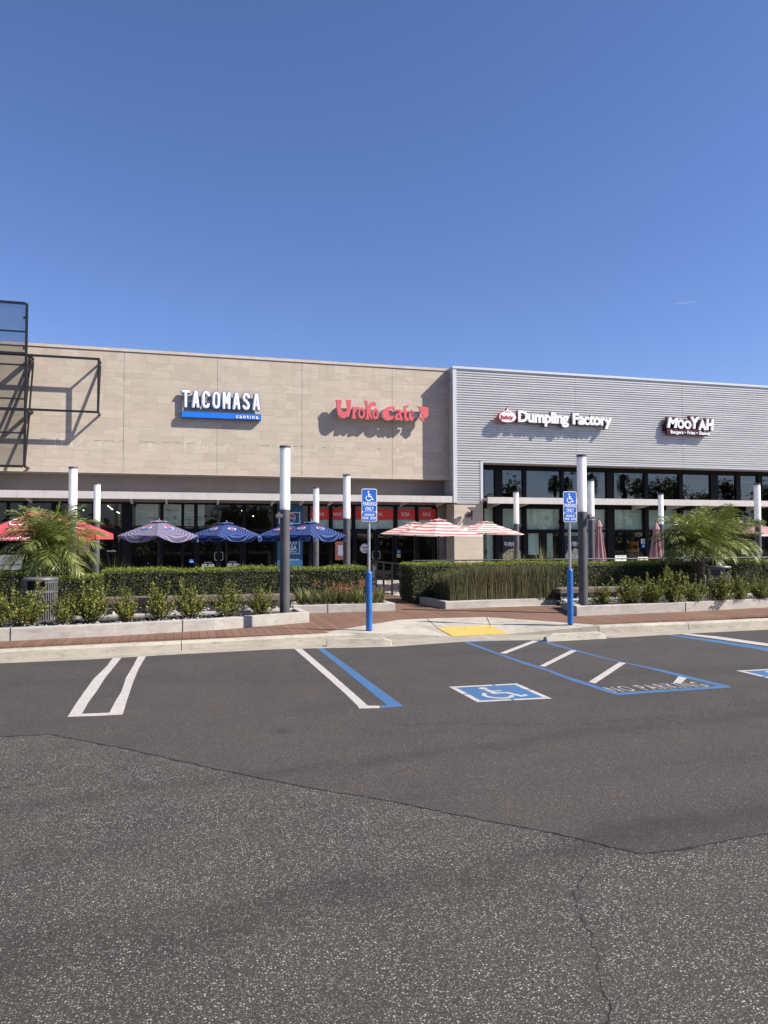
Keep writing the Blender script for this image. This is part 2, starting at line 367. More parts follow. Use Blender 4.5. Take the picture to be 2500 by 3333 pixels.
M_soil = mat('planter_mulch', (.06, .052, .045), .95, var=.5, sc=30, bmp=.9, bs=40)
M_rail = mat('black_rail_steel', (.010, .010, .011), .45)
M_blkpanel = mat('black_poster', (.010, .009, .009), .5)
M_crate = mat('orange_crate', (.50, .20, .03), .5)
M_paper = mat('cream_paper', (.58, .54, .42), .7)
M_grey = mat('pale_grey_panel', (.20, .215, .215), .6)
M_mesh = None
def rand_isl(name, cols, rough=.55, trans=.25, spec=.4):
    m, t, b = nodes(name); g = N(t, 'ShaderNodeNewGeometry'); n = len(cols)
    c = ramp(t, g.outputs['Random Per Island'], [(i/(n-1), q) for i, q in enumerate(cols)])
    t.links.new(c, b.inputs['Base Color']); b.inputs['Roughness'].default_value = rough; b.inputs['Specular IOR Level'].default_value = spec
    if trans:
        tr = N(t, 'ShaderNodeBsdfTranslucent'); t.links.new(mix(t, .4, c, (.25, .30, .03)), tr.inputs[0])
        ms = N(t, 'ShaderNodeMixShader'); ms.inputs[0].default_value = trans
        t.links.new(b.outputs[0], ms.inputs[1]); t.links.new(tr.outputs[0], ms.inputs[2]); t.links.new(ms.outputs[0], t.nodes['Material Output'].inputs[0])
    return m
M_hedge = rand_isl('hedge_leaf', [(.012, .018, .004), (.026, .036, .007), (.058, .070, .011), (.13, .145, .024)])
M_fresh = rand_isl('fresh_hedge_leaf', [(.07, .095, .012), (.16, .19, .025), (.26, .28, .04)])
M_shrub = rand_isl('shrub_leaf', [(.025, .036, .008), (.080, .100, .015), (.20, .215, .03), (.42, .40, .08)])
M_palm = rand_isl('palm_leaf', [(.050, .078, .015), (.12, .16, .032), (.21, .235, .055), (.36, .355, .13)], .42, .22, .55)
M_tree = rand_isl('tree_leaf', [(.012, .020, .008), (.03, .045, .014), (.05, .07, .02)])
M_hors = rand_isl('horsetail_stem', [(.022, .028, .010), (.06, .066, .022), (.10, .095, .035), (.12, .085, .04)], .55, 0)
M_strap = rand_isl('strap_leaf', [(.05, .07, .02), (.12, .14, .04), (.24, .24, .09), (.30, .22, .10)], .5, .2)
M_flower = rand_isl('orange_flower', [(.42, .10, .05), (.55, .18, .10), (.30, .10, .06)], .7, .2)
M_bark = mat('palm_bark', (.10, .07, .048), .9, var=.5, sc=25, bmp=.8)
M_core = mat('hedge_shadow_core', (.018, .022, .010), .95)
M_peb = rand_isl('river_pebble', [(.05, .05, .05), (.11, .11, .11), (.20, .20, .19), (.38, .37, .35)], .7, 0)

M_gab = rand_isl('gabion_stone', [(.08, .08, .08), (.20, .20, .20), (.36, .35, .34), (.52, .50, .48)], .7, 0)
def glass_mat(name, tint, refl, rough=0.0):
    m = bpy.data.materials.new(name); m.use_nodes = True; t = m.node_tree; t.nodes.remove(t.nodes['Principled BSDF'])
    tr = N(t, 'ShaderNodeBsdfTransparent'); tr.inputs[0].default_value = (*tint, 1)
    gl = N(t, 'ShaderNodeBsdfGlossy'); gl.inputs['Roughness'].default_value = rough; gl.inputs[0].default_value = (1, .99, .97, 1)
    # slight waviness of float glass
    v = mapped(t, (1, 1, .6)); nb = N(t, 'ShaderNodeBump'); nb.inputs['Strength'].default_value = .12; nb.inputs['Distance'].default_value = .01
    t.links.new(noise(t, v, 2.2, 2, .4), nb.inputs['Height']); t.links.new(nb.outputs[0], gl.inputs['Normal'])
    lw = N(t, 'ShaderNodeLayerWeight', i_Blend=.25); ad = N(t, 'ShaderNodeMath', operation='MULTIPLY_ADD', i_1=.7, i_2=refl); t.links.new(lw.outputs['Fresnel'], ad.inputs[0])
    ms = N(t, 'ShaderNodeMixShader'); t.links.new(ad.outputs[0], ms.inputs[0]); t.links.new(tr.outputs[0], ms.inputs[1]); t.links.new(gl.outputs[0], ms.inputs[2])
    t.links.new(ms.outputs[0], t.nodes['Material Output'].inputs[0]); return m
M_glass = glass_mat('storefront_glass', (.80, .86, .83), .035)
M_glassU = glass_mat('clerestory_glass', (.28, .32, .36), .10)
def screen_mat():
    m = bpy.data.materials.new('perforated_screen'); m.use_nodes = True; t = m.node_tree; b = t.nodes['Principled BSDF']
    b.inputs['Base Color'].default_value = (.02, .02, .022, 1); tr = N(t, 'ShaderNodeBsdfTransparent')
    ms = N(t, 'ShaderNodeMixShader'); ms.inputs[0].default_value = .26
    t.links.new(tr.outputs[0], ms.inputs[1]); t.links.new(b.outputs[0], ms.inputs[2]); t.links.new(ms.outputs[0], t.nodes['Material Output'].inputs[0]); return m
M_mesh = screen_mat()

# ================================================================== GROUND
m = MB()
def XY(x, y, z=0.): p = on(x, y, z); return (p.x, p.y)
struct('parking_lot', MB().sheet([(-300, -300), (300, -300), (300, 300), (-300, 300)], 0), M_old)
seam = [(-900, 2415), (0, 2398), (165, 2391), (420, 2440), (700, 2503), (1020, 2568), (1250, 2605), (1560, 2668), (1800, 2712), (2085, 2781), (2180, 2771), (2500, 2713), (4200, 2400)]
sp = [XY(*p) for p in seam]
struct('resurfaced_asphalt', MB().sheet(sp + [(40, 12.2), (-14, 12.2), (-14, 8)], .003), M_new)
def crack(name, pts, w, z, jag=.012, step=.05):
    P = [Vector((*p, 0)) for p in pts]; L = []
    for a, b in zip(P, P[1:]):
        n = max(1, int((b-a).length/step))
        for i in range(n): L.append(a.lerp(b, i/n))
    L.append(P[-1]); mb = MB(); vs = []
    off = 0
    for i, p in enumerate(L):
        d = (L[min(i+1, len(L)-1)]-L[max(0, i-1)]).normalized(); nn = Vector((-d.y, d.x, 0))
        off = off*.6+random.uniform(-jag, jag); ww = w*random.choice((.08, .3, .7, 1, 1.3, 2.0))
        vs += [p+nn*(off+ww), p+nn*(off-ww)]
    mb.add([(q.x, q.y, z) for q in vs], [(2*i, 2*i+1, 2*i+3, 2*i+2) for i in range(len(L)-1)])
    return struct(name, mb, M_black)
crack('asphalt_seam', sp[1:-1], .0035, .0036, .010, .03)
crack('asphalt_crack', [XY(*p) for p in ((1945, 2795), (1900, 2850), (1868, 2905), (1875, 2960), (1905, 3010), (1940, 3080), (1955, 3150), (1970, 3200), (1985, 3260), (1975, 3333))], .0032, .0008, .011, .025)
crack('asphalt_crack', [XY(*p) for p in ((1300, 2362), (1500, 2357), (1720, 2358), (1840, 2362), (1980, 2350), (2110, 2340), (2180, 2330), (2280, 2312), (2400, 2296), (2520, 2286))], .004, .0035, .03)
crack('asphalt_crack', [XY(*p) for p in ((2130, 2336), (2200, 2350), (2250, 2368))], .004, .0035, .03)
crack('asphalt_crack', [XY(*p) for p in ((0, 2565), (200, 2538), (380, 2508), (520, 2490))], .003, .0008, .02)

# painted markings
def mark(name, loop, z, mt): return struct(name, MB().sheet([XY(*p) for p in loop], z), mt)
def c2(x, y): return (x/1.327, 1950+y/1.327)
def c3(x, y): return (1250+x/1.327, 1950+y/1.327)
mark('road_marking', [c2(*p) for p in ((489, 253), (462, 290), (405, 345), (365, 400), (330, 450), (292, 510), (411, 506), (530, 500), (548, 440), (575, 360), (600, 300), (631, 247), (597, 247), (575, 290), (545, 340), (525, 400), (500, 440), (473, 492), (354, 497), (380, 450), (420, 395), (455, 340), (500, 285), (525, 253))], .0037, M_pw)
mark('road_marking', [c2(*p) for p in ((1270, 214), (1330, 266), (1375, 306), (1430, 354), (1495, 413), (1545, 462), (1552, 474), (1640, 472), (1640, 462), (1588, 461), (1540, 418), (1475, 361), (1410, 305), (1345, 250), (1302, 214))], .0037, M_pw)
mark('road_marking', [(1030, 2109), (1078, 2147), (1130, 2189), (1183, 2232), (1225, 2267), (1261, 2296), (1237, 2298), (1237, 2306), (1314, 2300), (1250, 2253), (1215, 2228), (1156, 2184), (1100, 2145), (1051, 2109)], .0037, M_pb)
outer = [(337, 184), (420, 215), (500, 243), (600, 280), (700, 310), (800, 350), (880, 375), (960, 402), (1010, 416), (1240, 400), (1500, 383), (1490, 375), (1430, 362), (1320, 335), (1200, 305), (1040, 275), (950, 252), (830, 220), (740, 195), (680, 177), (655, 172)]
inner = [(370, 187), (500, 181), (665, 179), (730, 200), (830, 227), (930, 251), (1020, 273), (1180, 310), (1300, 342), (1440, 376), (1240, 391), (1010, 405), (960, 390), (880, 362), (800, 338), (690, 298), (600, 270), (500, 236)]
v2, f2 = shape2d([[XY(*c3(*p)) for p in outer], [XY(*c3(*p)) for p in inner]], 0)
struct('road_marking', MB().add([(x, y, .0037) for x, y, z in v2], f2), M_pb)
for q in (((500, 234), (525, 237), (668, 182), (643, 180)), ((672, 290), (695, 293), (833, 224), (808, 221)), ((884, 359), (912, 366), (1045, 277), (1016, 274))):
    mark('road_marking', [c3(*p) for p in q], .0043, M_pw)
mark('road_marking', [c3(*p) for p in ((1248, 365), (1283, 365), (1308, 342), (1272, 335))], .0043, M_pw)
# NO PARKING lettering, faded
P0, P1 = on(*c3(1003, 404)), on(*c3(1412, 378)); ax = (P1-P0); ay = Vector((-ax.y, ax.x, 0)).normalized()*.30
tv, tf = text2d('NO PARKING', offset=.01, space=1.25); a = np.array(tv); mn, mx = a.min(0), a.max(0)
vs = [P0+ax*((x-mn[0])/(mx[0]-mn[0]))+ay*((y-mn[1])/(mx[1]-mn[1])) for x, y, _ in tv]
struct('road_marking', MB().add([(p.x, p.y, .0049) for p in vs], tf), M_pw2)

def seg_poly(p, q, w):                 # straight stroke as polygon
    p = Vector(p); q = Vector(q); d = (q-p).normalized(); n = Vector((-d.y, d.x))*w/2
    return [p+n, p-n, q-n, q+n]
def isa():                             # wheelchair figure in a unit square, list of (loops) that do not overlap
    L = []
    L.append([[(.38+.085*math.cos(t), .90+.085*math.sin(t)) for t in np.linspace(0, 2*PI, 17)[:-1]]])
    L.append([[(.34, .79), (.44, .79), (.45, .66), (.64, .66), (.64, .59), (.46, .59), (.475, .50), (.70, .50), (.82, .20), (.93, .25), (.96, .17), (.77, .08), (.63, .41), (.36, .41)]])
    c = (.40, .30); ang = np.linspace(rad(128), rad(342), 22)
    L.append([[(c[0]+.30*math.cos(t), c[1]+.29*math.sin(t)) for t in ang]+[(c[0]+.215*math.cos(t), c[1]+.205*math.sin(t)) for t in ang[::-1]]])
    return L
def quadmap(TL, TR, BR, BL):           # unit square (u right, v up) -> plane
    return lambda u, v: (TL*(1-u)+TR*u)*v+(BL*(1-u)+BR*u)*(1-v)
def access_symbol(TL, TR, BR, BL):
    f = quadmap(TL, TR, BR, BL); P = lambda u, v: (f(u, v).x, f(u, v).y)
    struct('road_marking', MB().sheet([P(.0, .0), P(1, 0), P(1, 1), P(0, 1)], .0037), M_pb)
    mb = MB(); b = .085
    for (u0, v0, u1, v1) in ((0, 0, .47, b), (.50, 0, 1, b), (0, 1-b, .62, 1), (.65, 1-b, 1, 1), (0, b, b, .46), (0, .50, b, 1-b), (1-b, b, 1, .55), (1-b, .58, 1, 1-b)):
        mb.sheet([P(u0+.006, v0+.006), P(u1-.006, v0+.006), P(u1-.006, v1-.006), P(u0+.006, v1-.006)], .0043)
    for L in isa():
        v, ff = shape2d(L, 0); mb.add([(*P(.15+.68*x, .12+.74*y), .0043) for x, y, z in v], ff)
    struct('road_marking', mb, M_pw)
q = [on(*c3(*p)) for p in ((278, 380), (575, 365), (728, 431), (402, 447))]
access_symbol(*q)
sh = on(*c3(1518, 310))-q[0]; access_symbol(*[p+sh for p in q])
mark('road_marking', [c3(*p) for p in ((1195, 152), (1400, 183), (1600, 215), (1900, 275), (2500, 420), (2480, 400), (1950, 268), (1640, 208), (1420, 176), (1225, 152))], .0037, M_pb)
mark('road_marking', [c3(*p) for p in ((1252, 148), (1420, 170), (1600, 196), (1900, 236), (2700, 400), (2750, 390), (1950, 232), (1640, 190), (1440, 162), (1280, 147))], .0037, M_pw)

# kerb and gutter ---------------------------------------------------
KZ = .149
def kerb(name, F, z=KZ):               # F: front top line; 0.17 m wide kerb with a rounded nose
    F = [Vector((*p, 0)) for p in F]; mb = MB(); prof = [(0, -.05), (-.0, z-.035), (.012, z-.01), (.035, z), (.17, z), (.17, -.05)]; n = len(prof); vs = []
    for i, p in enumerate(F):
        d = (F[min(i+1, len(F)-1)]-F[max(0, i-1)]).normalized(); nn = Vector((-d.y, d.x, 0))
        for a_, b_ in prof: vs.append(p+nn*a_+Vector((0, 0, b_)))
    fs = [(i*n+k, (i+1)*n+k, (i+1)*n+k+1, i*n+k+1) for i in range(len(F)-1) for k in range(n-1)]+[tuple(range(n)), tuple((len(F)-1)*n+k for k in range(n))]
    return struct(name, mb.add(vs, fs), M_conc)
k1 = [(-16, 11.75)]+[XY(x, y, KZ) for x, y in ((0, 2117), (300, 2102), (590, 2088.5))]
g = .012
kerb('kerb', k1)
kerb('kerb', [(k1[-1][0]+g, k1[-1][1]+.001)]+[XY(x, y, KZ) for x, y in ((820, 2077), (1163, 2060))])
k3 = [XY(x, y, KZ) for x, y in ((1951, 2037), (2240, 2026))]
kerb('kerb', k3)
kerb('kerb', [(k3[-1][0]+g, k3[-1][1])]+[XY(2500, 2014.5, KZ), (40, 12.75)])
af = [(-16, 11.5)]+[XY(x, y) for x, y in ((0, 2160), (300, 2147), (594, 2130), (900, 2114), (1273, 2106), (1500, 2090), (1560, 2087), (1800, 2083), (2000, 2077), (2300, 2060), (2500, 2050))]+[(40, 12.2)]
struct('gutter', MB().sheet(af+[(40, 13.2), (12, 13.0), (5.5, 13.1), (2.5, 12.9), (-3, 12.5), (-16, 12.2)], .0046), M_gut)

# kerb ramp
mb = MB(); V = {}
def rp(k, x, y, z): V[k] = on(x, y, z)
rp('B', 1166, 2059.5, KZ+.002); rp('A', 1080, 2062, KZ+.002); rp('C', 1471, 2071, .022); rp('D', 1654, 2064, .022); rp('E', 1949, 2037, KZ+.002)
rp('F', 1296, 2017.7, .15); rp('G', 1584, 2008, .15); rp('H', 1851, 2027, .15); rp('I', 1924, 2031.7, .15); rp('A2', 1060, 2057, .15)
rp('J', 1423, 2043.4, .098); rp('K', 1596, 2036, .098); rp('F2', 1388, 2013, .15)
ks = list(V); idx = {k: i for i, k in enumerate(ks)}
tri = ['A A2 F', 'A F B', 'B F C', 'F F2 J', 'F J C', 'J K D', 'J D C', 'F2 G K', 'F2 K J', 'G H K', 'K H D', 'H I E', 'H E D']
mb.add([V[k] for k in ks], [tuple(idx[k] for k in s_.split()) for s_ in tri])
low = [V['A'], V['B'], V['C'], V['D'], V['E']]                      # vertical nose down to the gutter
mb.add(low+[Vector((p.x, p.y, .0)) for p in low], [(i, i+1, i+6, i+5) for i in range(4)])
struct('kerb_ramp', mb, M_conc)
for a_, b_ in ((('F2',), ('J',)), (('G',), ('K',))): pass
def seamline(p, q, z=.002, w=.006):
    d = (q-p).normalized(); n = Vector((-d.y, d.x, 0))*w
    return [p+n+Vector((0, 0, z)), p-n+Vector((0, 0, z)), q-n+Vector((0, 0, z)), q+n+Vector((0, 0, z))]
mb = MB()
for a_, b_ in (('F2', 'J'), ('J', 'C'), ('K', 'D'), ('G', 'K')): mb.add(seamline(V[a_], V[b_], .003), [(0, 1, 2, 3)])
struct('concrete_joint', mb, M_black)
# tactile mat
J, K, D, Cc = V['J'], V['K'], V['D'], V['C']; nrm = (K-J).cross(Cc-J).normalized(); nrm = nrm if nrm.z > 0 else -nrm
mb = MB(); t3 = nrm*.006; L = [J+t3, K+t3, D+t3, Cc+t3]; mb.add(L+[p-nrm*.005 for p in L], [(0, 1, 2, 3), (0, 1, 5, 4), (1, 2, 6, 5), (2, 3, 7, 6), (3, 0, 4, 7)])
ux = (K-J).length; uy = (Cc-J).length; nx, ny = int(ux/.06), int(uy/.06)
for i in range(nx):
    for j in range(ny): mb.dome(quadmap(J, K, D, Cc)((i+.5)/nx, 1-(j+.5)/ny)+t3, .015, .006)
tag(build('tactile_mat', mb, M_yel), 'yellow truncated dome mat set in the concrete kerb ramp', 'tactile paving')

# boardwalk ---------------------------------------------------------
backline = [Vector((*XY(x, y, .15), 0)) for x, y in ((0, 2106), (594, 2077), (1080, 2060), (1296, 2017.7), (1388, 2013), (1584, 2008), (1851, 2027), (1935, 2031), (2500, 2001))]
backline = [Vector((-14, 12.0, 0))]+backline+[Vector((40, 13.0, 0))]
def front_y(x):
    for a_, b_ in zip(backline, backline[1:]):
        if a_.x <= x <= b_.x: return a_.y+(b_.y-a_.y)*(x-a_.x)/(b_.x-a_.x)
    return 12.7
struct('boardwalk', MB().prism([(p.x, p.y+.07) for p in backline]+[(40, 16.98), (6.4, 16.98), (6.4, 23.4), (4.2, 23.4), (4.2, 16.98), (-14, 16.98)], .10, .1462), M_deck)
struct('patio', MB().box(-16, 40, 23.41, 29.0, .02, .148).box(6.41, 40, 17.01, 23.4, .02, .147).box(-16, 4.19, 17.01, 23.4, .02, .147), M_pat)
struct('paving_band', MB().box(6.0, 6.9, 20.4, 23.39, .149, .153).box(6.0, 12, 19.9, 20.38, .149, .153).box(4.2, 12, 23.4, 23.9, .149, .153).box(4.2, 12, 24.9, 25.4, .149, .153).box(7.0, 9.1, 16.4, 16.98, .151, .156), M_conc2)

# planters ----------------------------------------------------------
def planter(label, loop, h, w=.16, soil=True, joints=()):
    """closed curb ring in plan with soil in it; loop counter-clockwise"""
    L = [Vector((*p, 0)) for p in loop]; n = len(L); inn = []
    for i in range(n):
        a_, b_, c_ = L[i-1], L[i], L[(i+1) % n]; d1 = (b_-a_).normalized(); d2 = (c_-b_).normalized()
        n1 = Vector((-d1.y, d1.x, 0)); n2 = Vector((-d2.y, d2.x, 0)); k = 1+n1.dot(n2); inn.append(b_+(n1+n2)*w/max(k, .3))
    o = thing('concrete_planter', label, 'planter', (sum(p.x for p in L)/n, sum(p.y for p in L)/n, .15))
    z0, z1 = .13, .15+h; mb = MB(); vs = [(p.x, p.y, z0) for p in L]+[(p.x, p.y, z1) for p in L]+[(p.x, p.y, z1) for p in inn]+[(p.x, p.y, z0) for p in inn]; fs = []
    for i in range(n):
        j = (i+1) % n; fs += [(i, j, j+n, i+n), (i+n, j+n, j+2*n, i+2*n), (i+2*n, j+2*n, j+3*n, i+3*n)]
    build('curb', mb.add(vs, fs), M_conc2, o, bevel=.012)
    build('mulch', MB().sheet([(p.x, p.y) for p in inn], .15+h-.045), M_soil, o)
    if joints:
        for (x_, e) in joints:
            mb = MB()
            a_, b_ = L[e], L[(e+1) % n]; t_ = (x_-a_.x)/(b_.x-a_.x); p = a_.lerp(b_, t_); d = (b_-a_).normalized(); nn = Vector((d.y, -d.x, 0))
            mb.bar(p+nn*.001+Vector((0, 0, .15)), p+nn*.001+Vector((0, 0, z1+.001)), .012, .012); mb.bar(p+Vector((0, 0, z1)), p-nn*w+Vector((0, 0, z1)), .012, .006)
            build('control_joint', mb, M_black, o)
    return o
def P(x, y, z=.15): q = on(x, y, z); return (q.x, q.y)
HL = .20
pl = [(-9, 12.7), P(0, 2087), P(369, 2069), P(700, 2050), P(1007, 2025)]
xr = pl[-1][0]; yr = pl[-1][1]
planter('long low concrete planter with a row of small shrubs left of the sign posts', pl+[(xr-.05, yr+1.05), (.5, 15.2), (-9, 14.6)], HL, joints=((P(595, 2055)[0], 2), (P(33, 2086)[0], 1)))
pm = [P(955, 1997), P(1287, 1987)]
planter('concrete planter of orange flowers and strap leaves before the middle hedge', [pm[0], pm[1], (4.55, 20.2), (pm[0][0], 17.3)], .17, joints=((P(1066, 1993)[0], 0),))
ph = [P(1333, 1957), P(1450, 1982), P(1812, 1968)]
planter('concrete planter holding the dense horsetail block beside the walkway', [ph[0], ph[1], ph[2], (ph[2][0]+.02, 18.2), (6.4, 19.3)], .17)
pr = [P(1877, 2005), P(2232, 1990), P(2500, 1976)]
planter('long concrete planter with shrubs at the right side of the boardwalk', [P(1826, 1978), pr[0], pr[1], pr[2], (22, 15.2), (22, 16.6), (9.2, 16.0)], HL, joints=((P(2232, 1990)[0], 1),))
# gravel strip
mb = MB()
def pebble(mb, c, r):
    t = rng.uniform(-.25, .25, (6, 3)); d = [(1, 0, 0), (-1, 0, 0), (0, 1, 0), (0, -1, 0), (0, 0, 1), (0, 0, -1)]; s = rng.uniform(.7, 1.25, 3)
    vs = [(c[0]+(d[i][0]+t[i][0])*r*s[0], c[1]+(d[i][1]+t[i][1])*r*s[1], c[2]+(d[i][2]*.7+t[i][2]*.5)*r) for i in range(6)]
    ms = [[(vs[a_][k]+vs[b_][k])*.5*1.0+((vs[a_][k]+vs[b_][k])*.5-c[k])*.30 for k in range(3)] for a_, b_ in ((0, 2), (2, 1), (1, 3), (3, 0), (0, 4), (2, 4), (1, 4), (3, 4), (0, 5), (2, 5), (1, 5), (3, 5))]
    T = []
    for (A, B, cc) in ((0, 2, 4), (2, 1, 4), (1, 3, 4), (3, 0, 4), (0, 2, 5), (2, 1, 5), (1, 3, 5), (3, 0, 5)):
        e = {frozenset(q): 6+i for i, q in enumerate(((0, 2), (2, 1), (1, 3), (3, 0), (0, 4), (2, 4), (1, 4), (3, 4), (0, 5), (2, 5), (1, 5), (3, 5)))}
        ab, bc, ca = e[frozenset((A, B))], e[frozenset((B, cc))], e[frozenset((A, cc))]
        T += [(A, ab, ca), (ab, B, bc), (ca, bc, cc), (ab, bc, ca)]
    mb.add(vs+ms, T)
for i in range(800):
    x_ = random.uniform(-5, 16)
    if 2.0 < x_ < 8.2: continue
    y_ = float(np.interp(x_, [q[0] for q in pl], [q[1] for q in pl]))+random.uniform(.22, .95) if x_ < 3 else 14.75+.11*(x_-8)+random.uniform(0, .9)
    if x_ > 1.7 and x_ < 3: continue
    pebble(mb, (x_, y_, .322), random.uniform(.02, .04))
tag(build('river_pebbles', mb, M_peb, smooth=True), 'grey river pebbles strewn over the planter mulch', 'pebbles', kind='stuff')

# ================================================================== STONE-CLAD BUILDING
YM, YS, YP, YG, YR = 27.6, 28.2, 28.75, 29.0, 28.65
XC = 10.395
bs = thing('stone_building', 'beige stone clad shop building with dark storefront and grey canopy on the left', 'building', (0, 28.5, 0))
ZT, ZB = 8.74, 4.225
w_ = build('stone_wall', MB().box(-22, XC-.006, YS, YS+.35, ZB, ZT-.10), M_stone, bs)
build('coping', MB().box(-22, XC-.006, YS-.03, YS+.40, ZT-.10, ZT), M_coping, bs)
mb = MB()
for xf in (403, 707.5, 983, 1277): 
    p = at(xf, 1350, YS); mb.box(p.x-.005, p.x+.005, YS-.003, YS+.01, ZB, ZT-.10)
for k in range(90):                    # broken black caulk of the horizontal joint
    x_ = random.uniform(-5, 9.2); l_ = random.uniform(.02, .16); z_ = 5.362+random.uniform(-.008, .008); mb.box(x_, x_+l_, YS-.003, YS+.01, z_, z_+random.uniform(.006, .012))
mb.box(-22, XC-.01, YS-.004, YS+.01, ZT-.115, ZT-.102)
build('wall_joint', mb, mat('joint_sealant', (.16, .135, .11), .9, var=.6, sc=6), bs)
build('fascia_edge', MB().box(-22, XC-.006, YS-.012, YS+.02, ZB-.03, ZB-.001), M_coping, bs)
build('soffit', MB().box(-22, XC-.006, YS+.021, YP, ZB-.05, ZB-.002), M_soff, bs)
build('plaster_band', MB().box(-22, XC+.2, YP, YP+.3, 3.20, ZB-.05), M_plas, bs)
build('roof_slab', MB().box(-22, XC-.01, YS+.36, 44, 8.2, 8.35), M_soff, bs)
build('back_wall', MB().box(-22, XC-.01, 43.7, 44, 0, 8.19), M_plas, bs)
cn = build('canopy', MB().box(-22, XC-.006, YM+.10, YP-.002, 3.40, 3.47), M_beam, bs)
build('canopy_beam', MB().box(-22, XC-.006, YM, YM+.098, 3.245, 3.50), M_beam, cn)
for xf in (77, 415, 530, 700, 880, 975, 1070, 1190, 1310, 1430):
    xx = at(xf+8, 1628, YM+.4).x; build('canopy_fin', MB().add([(xx, YM+.1, 3.25), (xx, YP-.01, 3.12), (xx, YP-.01, 3.398), (xx, YM+.1, 3.398), (xx+.07, YM+.1, 3.25), (xx+.07, YP-.01, 3.12), (xx+.07, YP-.01, 3.398), (xx+.07, YM+.1, 3.398)], [(0, 1, 2, 3), (7, 6, 5, 4), (0, 4, 5, 1), (3, 2, 6, 7), (1, 5, 6, 2), (0, 3, 7, 4)]), M_beam, cn)
# interior shell
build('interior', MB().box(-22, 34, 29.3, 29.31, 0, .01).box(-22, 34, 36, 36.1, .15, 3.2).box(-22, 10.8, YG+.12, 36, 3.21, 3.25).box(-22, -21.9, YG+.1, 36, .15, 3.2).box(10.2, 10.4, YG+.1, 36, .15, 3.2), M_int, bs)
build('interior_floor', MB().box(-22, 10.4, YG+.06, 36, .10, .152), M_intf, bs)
TR, DH, FZ = 3.16, 2.12, .152
build('storefront_frame', MB().box(-22, 10.12, YG-.06, YG+.06, TR, 3.198).box(-22, 10.12, YG-.05, YG+.05, DH, DH+.07), M_frame, bs)
def col(x0, x1, Y, z0, z1, root, name='mullion'):
    a_, b_ = at(x0, 1700, Y).x, at(x1, 1700, Y).x; return build(name, MB().box(a_, b_, Y-.085, Y+.05, z0, z1), M_frame, root), a_, b_
def win(root, a_, b_, Y, z0, z1, gm, fw_=.03):
    o = build('window', MB().box(a_, b_, Y-.03, Y+.02, z0, z0+fw_).box(a_, b_, Y-.03, Y+.02, z1-fw_, z1).box(a_, a_+fw_, Y-.03, Y+.02, z0+fw_, z1-fw_).box(b_-fw_, b_, Y-.03, Y+.02, z0+fw_, z1-fw_), M_frame, root)
    build('pane', MB().add([(a_+fw_, Y-.004, z0+fw_), (b_-fw_, Y-.004, z0+fw_), (b_-fw_, Y-.004, z1-fw_), (a_+fw_, Y-.004, z1-fw_)], [(0, 1, 2, 3)]), gm, o); return o
def door(root, a_, b_, Y, z0, z1, gm, hinge, fb=.09, hand=True):
    d = build('door', MB().box(a_, b_, Y-.045, Y+.01, z0+.01, z0+.24).box(a_, b_, Y-.045, Y+.01, z1-fb, z1-.005).box(a_, a_+fb, Y-.045, Y+.01, z0+.24, z1-fb).box(b_-fb, b_, Y-.045, Y+.01, z0+.24, z1-fb), M_frame, root)
    build('pane', MB().add([(a_+fb, Y-.01, z0+.24), (b_-fb, Y-.01, z0+.24), (b_-fb, Y-.01, z1-fb), (a_+fb, Y-.01, z1-fb)], [(0, 1, 2, 3)]), gm, d)
    if hand:
        hx = b_-.05 if hinge == 'L' else a_+.05; sg = 1 if hinge == 'L' else -1
        build('handle', MB().tube([(hx, Y-.05, 1.32), (hx-sg*.06, Y-.11, 1.32), (hx-sg*.10, Y-.12, 1.28), (hx-sg*.10, Y-.12, 1.05), (hx-sg*.06, Y-.11, 1.01), (hx, Y-.05, 1.01)], .013, 6), M_galv, d, smooth=True)
    return d
# columns (photo x ranges on the glass plane) left building
edges = []
bays = [(-420, -300, 0), (-300, -150, 0), (-120, 24, 0), (28, 77, 0), (83, 169, 0), (196, 303, 0), (307, 399, 0), (428, 524, 0), (530, 592.6, 0), (597, 634, 0), (641, 790, 1), (797.5, 892, 0), (911, 1004, 0), (1007, 1073, 0), (1080, 1146.6, 0), (1154, 1282.6, 2), (1291.6, 1352.5, 0), (1359.5, 1420, 0)]
last = -22.
for x0, x1, kd in bays:
    a_, b_ = at(x0, 1700, YG).x, at(x1, 1700, YG).x
    build('mullion', MB().box(last, a_, YG-.085, YG+.05, FZ, TR), M_frame, bs); last = b_
    win(bs, a_, b_, YG, DH+.07, TR, M_glass)
    if kd == 0: win(bs, a_, b_, YG, FZ+.15, DH, M_glass); build('sill', MB().box(a_, b_, YG-.06, YG+.05, FZ, FZ+.148), M_frame, bs)
    else:
        xm = at(711.7 if kd == 1 else 1222.5, 1800, YG).x
        door(bs, a_+.01, xm-.004, YG, FZ, DH, M_glass, 'L'); door(bs, xm+.004, b_-.01, YG, FZ, DH, M_glass, 'R')
build('mullion', MB().box(last, 10.12, YG-.085, YG+.05, FZ, TR), M_frame, bs)
build('pier_return', MB().box(10.121, XC+.1, YG-.22, YG+.1, .1, 3.198), M_plas, bs)
